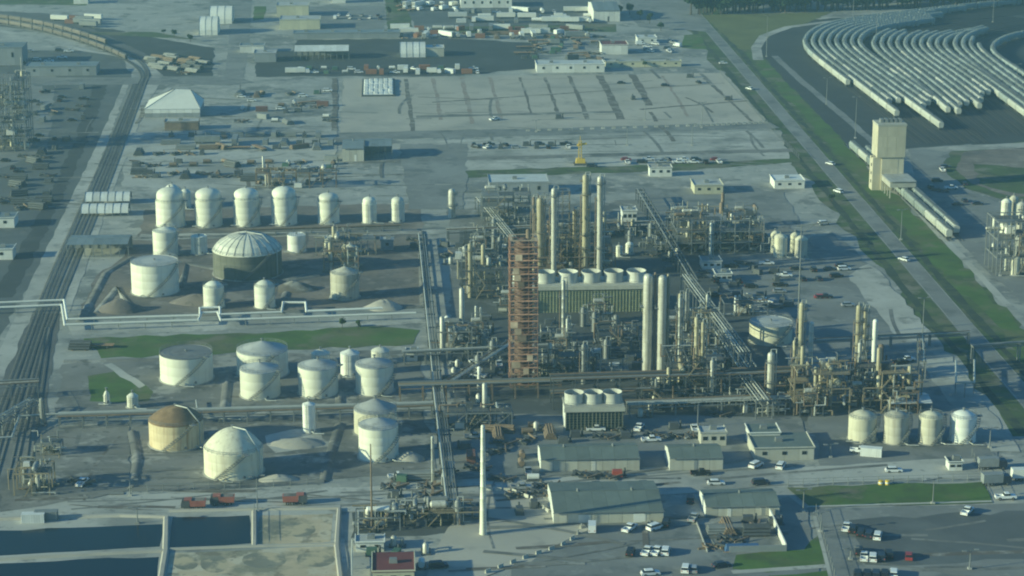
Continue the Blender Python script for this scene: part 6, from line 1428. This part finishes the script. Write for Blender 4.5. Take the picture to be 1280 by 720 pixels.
# cars by the loadout
lp = smooth([at(*p) for p in [(1188, 302), (1130, 248), (1096, 216), (1056, 180)]], 1); track(lp, False); string(lp, 2, plen(lp) + 1, 2, 'the line through the loadout tower', 'hopper cars by the loadout')
lp2 = offset(lp, 4.6); track(lp2, False); string(lp2, 8, plen(lp2) - 12, 1, 'the line right of the loadout tower line', 'hopper cars by the loadout')
trk = smooth([at(*p) for p in [(168, 80), (130, 62), (70, 43), (10, 31), (-40, 26)]], 2); string(trk, 14, plen(trk), 9, 'the train on the top left curve', 'cars on the top left curve', 12.2)
trk = smooth([at(*p) for p in [(140, 58), (80, 38), (20, 26), (-40, 20)]], 2); string(trk, 8, plen(trk), 9, 'the upper train on the top left curve', 'cars on the top left curve', 12.2)
def vis(c):
    q = c[0]; x = q.x; d = q.y * cP + HC * sP; return -20 < 640 + F * x / d < 1300
CARS = [c for c in CARS if vis(c)]
CARS.sort(key=lambda c: c[0].length)
CARS.sort(key=lambda c: c[2] != 2)
near, far = CARS[:300], CARS[300:]
for p, a, w_, lb, gn in near: place('hopper%d' % w_, make_hopper(w_), (p.x, p.y, .34), a, lb.replace('hopper', 'brown hopper') if w_ == 2 else lb, gn, .7 if w_ == 2 else 1)
if far:
    src = PROTO['hopper0']; mb = MB()
    for p, a, w_, lb, gn in far:
        mt = Matrix.Translation((p.x, p.y, .34)) @ Matrix.Rotation(a, 4, 'Z') @ Matrix.Scale(.7 if w_ == 2 else 1, 4)
        for ch in src.children: mb.add([mt @ v_.co for v_ in ch.data.vertices], [tuple(f_.vertices) for f_ in ch.data.polygons])
    o_ = mb.build('far_hopper_cars', m_hop[0]); o_['kind'] = 'stuff'; o_['label'] = 'mass of pale hopper cars along the far side of the rail yard'; o_['category'] = 'rail hopper cars'

# ------------------------------------------------------------------ trees
def crown(mb, c, rx, rz_, n, rr, s_=1.0):
    for k in range(n):
        while True:
            d = Vector((rr.uniform(-1, 1), rr.uniform(-1, 1), rr.uniform(-1, 1)))
            if .25 < d.length < 1: break
        d = d * (1 - .25 * rr.random()); p = Vector((c.x + d.x * rx, c.y + d.y * rx, c.z + d.z * rz_)); u = Vector((rr.uniform(-1, 1), rr.uniform(-1, 1), rr.uniform(-.6, .6))).normalized(); w = u.cross(Vector((rr.uniform(-1, 1), rr.uniform(-1, 1), rr.uniform(-1, 1)))).normalized(); q = s_ * rr.uniform(.5, 1.2)
        mb.add([p - u * q - w * q * .6, p + u * q - w * q * .7, p + u * q * .8 + w * q * .7, p - u * q * .7 + w * q], [(0, 1, 2, 3)])
def tree_mesh(seed, h=11, n=420):
    rr = random.Random(seed); mb = MB(); c = Vector((0, 0, h * .62))
    for k in range(6):
        q = 2 * PI * k / 6 + rr.uniform(-.4, .4); e = Vector((math.cos(q) * h * .16 * rr.uniform(.5, 1.3), math.sin(q) * h * .16 * rr.uniform(.5, 1.3), h * rr.uniform(.4, .78))); crown(mb, e, h * .2 * rr.uniform(.7, 1.2), h * .17 * rr.uniform(.7, 1.3), n // 6, rr, h * .055)
    tr = MB(); tr.cyl((0, 0, 0), (0, 0, h * .6), h * .035, h * .015, 7)
    for k in range(5): q = 2 * PI * k / 5; tr.cyl((0, 0, h * rr.uniform(.3, .5)), (math.cos(q) * h * .2, math.sin(q) * h * .2, h * rr.uniform(.55, .75)), h * .015, h * .006, 5)
    return mb, tr
TM = []
for k in range(4): a, b = tree_mesh(40 + k); TM.append((a, b, a.mesh('crown', m_leaf[k % 2]), b.mesh('trunk', m_bark)))
def tree(px, py, sc, label, k):
    t = thing('tree', label, 'tree', at(px, py), R.uniform(0, 6), 'trees'); t.scale = (sc,) * 3; put('crown', TM[k][2], t); put('trunk', TM[k][3], t)
for i, (x, y, s_, lb) in enumerate([(762, 22, .6, 'bushy tree right of the big grey gabled warehouse'), (775, 20, .7, 'second bushy tree by the big grey gabled warehouse'), (787, 18, .8, 'bushy tree near the start of the public road'), (800, 24, .6, 'small tree left of the far public road'), (826, 38, .6, 'small tree beyond the far office cars'), (812, 30, .7, 'tree between the warehouse and the public road'),
    (238, 52, .5, 'low bush on the bank above the canal'), (218, 47, .5, 'bush left of another on the canal bank'), (205, 43, .4, 'tiny bush at the left of the canal bank'), (486, 20, .6, 'tree in the green strip near the top'), (497, 8, .7, 'tree in the green strip at the top edge'), (428, 410, .35, 'small bush on the grass strip'), (1040, 192 + 60, .4, 'bush on the verge near the crossing'), (448, 411, .3, 'tiny bush on the right of the grass strip'), (680, 84, .35, 'small bush by the long white building'), (806, 84, .35, 'shrub before the row of pale offices'), (478, 648, .3, 'shrub among the pipes near the brown mast'), (534, 652, .4, 'shrub among the pipes left of the chimney')]): tree(x, y, s_, lb, i % 4)
fm = MB(); ft = MB(); rr = random.Random(5); p0, p1 = at(868, 18), at(1215, 8)
for k in range(420):
    f_ = rr.random(); p = p0.lerp(p1, f_ * 1.25) + Vector((rr.uniform(-5, 5), (rr.random() ** 1.5 * 260 if k > 110 else rr.uniform(-4, 6)), -rr.uniform(0, 3) if k > 110 else -rr.uniform(3, 6))); src = TM[k % 4]; mt = Matrix.Translation((p.x, p.y, 0)) @ Matrix.Rotation(rr.uniform(0, 6), 4, 'Z') @ Matrix.Scale(rr.uniform(.9, 1.9), 4)
    fm.add([mt @ Vector(q) for q in src[0].v], src[0].f); ft.add([mt @ Vector(q) for q in src[1].v], src[1].f)
o_ = fm.build('forest', m_leaf[0]); o_['kind'] = 'stuff'; o_['label'] = 'dark far off wood along the top right edge'; o_['category'] = 'forest'
o2 = ft.build('trunks', m_bark, o_)

# ------------------------------------------------------------------ labels: number repeats from the left
by = {}
for o_ in THINGS: by.setdefault(o_.get('label', ''), []).append(o_)
for lb, os_ in by.items():
    if len(os_) > 1:
        os_.sort(key=lambda q: q.location.x / q.location.y)
        for i, q in enumerate(os_):
            w_ = 'leftmost ' if i == 0 else 'rightmost ' if i == len(os_) - 1 else None
            q['label'] = (w_ + lb) if w_ else f'{lb}, {ORD[i]} from left'
            if len(q['label'].split()) > 16: q['label'] = q['label'].replace('the ', '').replace(' on a skid', ' skid').replace(' with a ', ' with ')
            if len(q['label'].split()) > 16: q['label'] = ' '.join(q['label'].split()[:16]); print('LONG', q['label'])
            if not q.get('group'): q['group'] = lb

for o_ in THINGS:
    if len(o_['label'].split()) > 16: o_['label'] = ' '.join(o_['label'].replace('the ', '').replace(' with a ', ' with ').split()[:16])
# ------------------------------------------------------------------ air
hz = MB().box(-3100, -600, -1.2, 3100, 4600, 232).build('haze', M('placeholder', (1, 1, 1))); hz['kind'] = 'stuff'
hm = bpy.data.materials.new('haze_air'); hm.use_nodes = True; nt = hm.node_tree
for n_ in list(nt.nodes):
    if n_.type == 'BSDF_PRINCIPLED': nt.nodes.remove(n_)
pv = nt.nodes.new('ShaderNodeVolumePrincipled'); pv.inputs['Color'].default_value = (.55, .85, 1, 1); pv.inputs['Density'].default_value = .00018; pv.inputs['Anisotropy'].default_value = 0.2
nt.links.new(pv.outputs[0], nt.nodes['Material Output'].inputs['Volume']); hz.data.materials[0] = hm
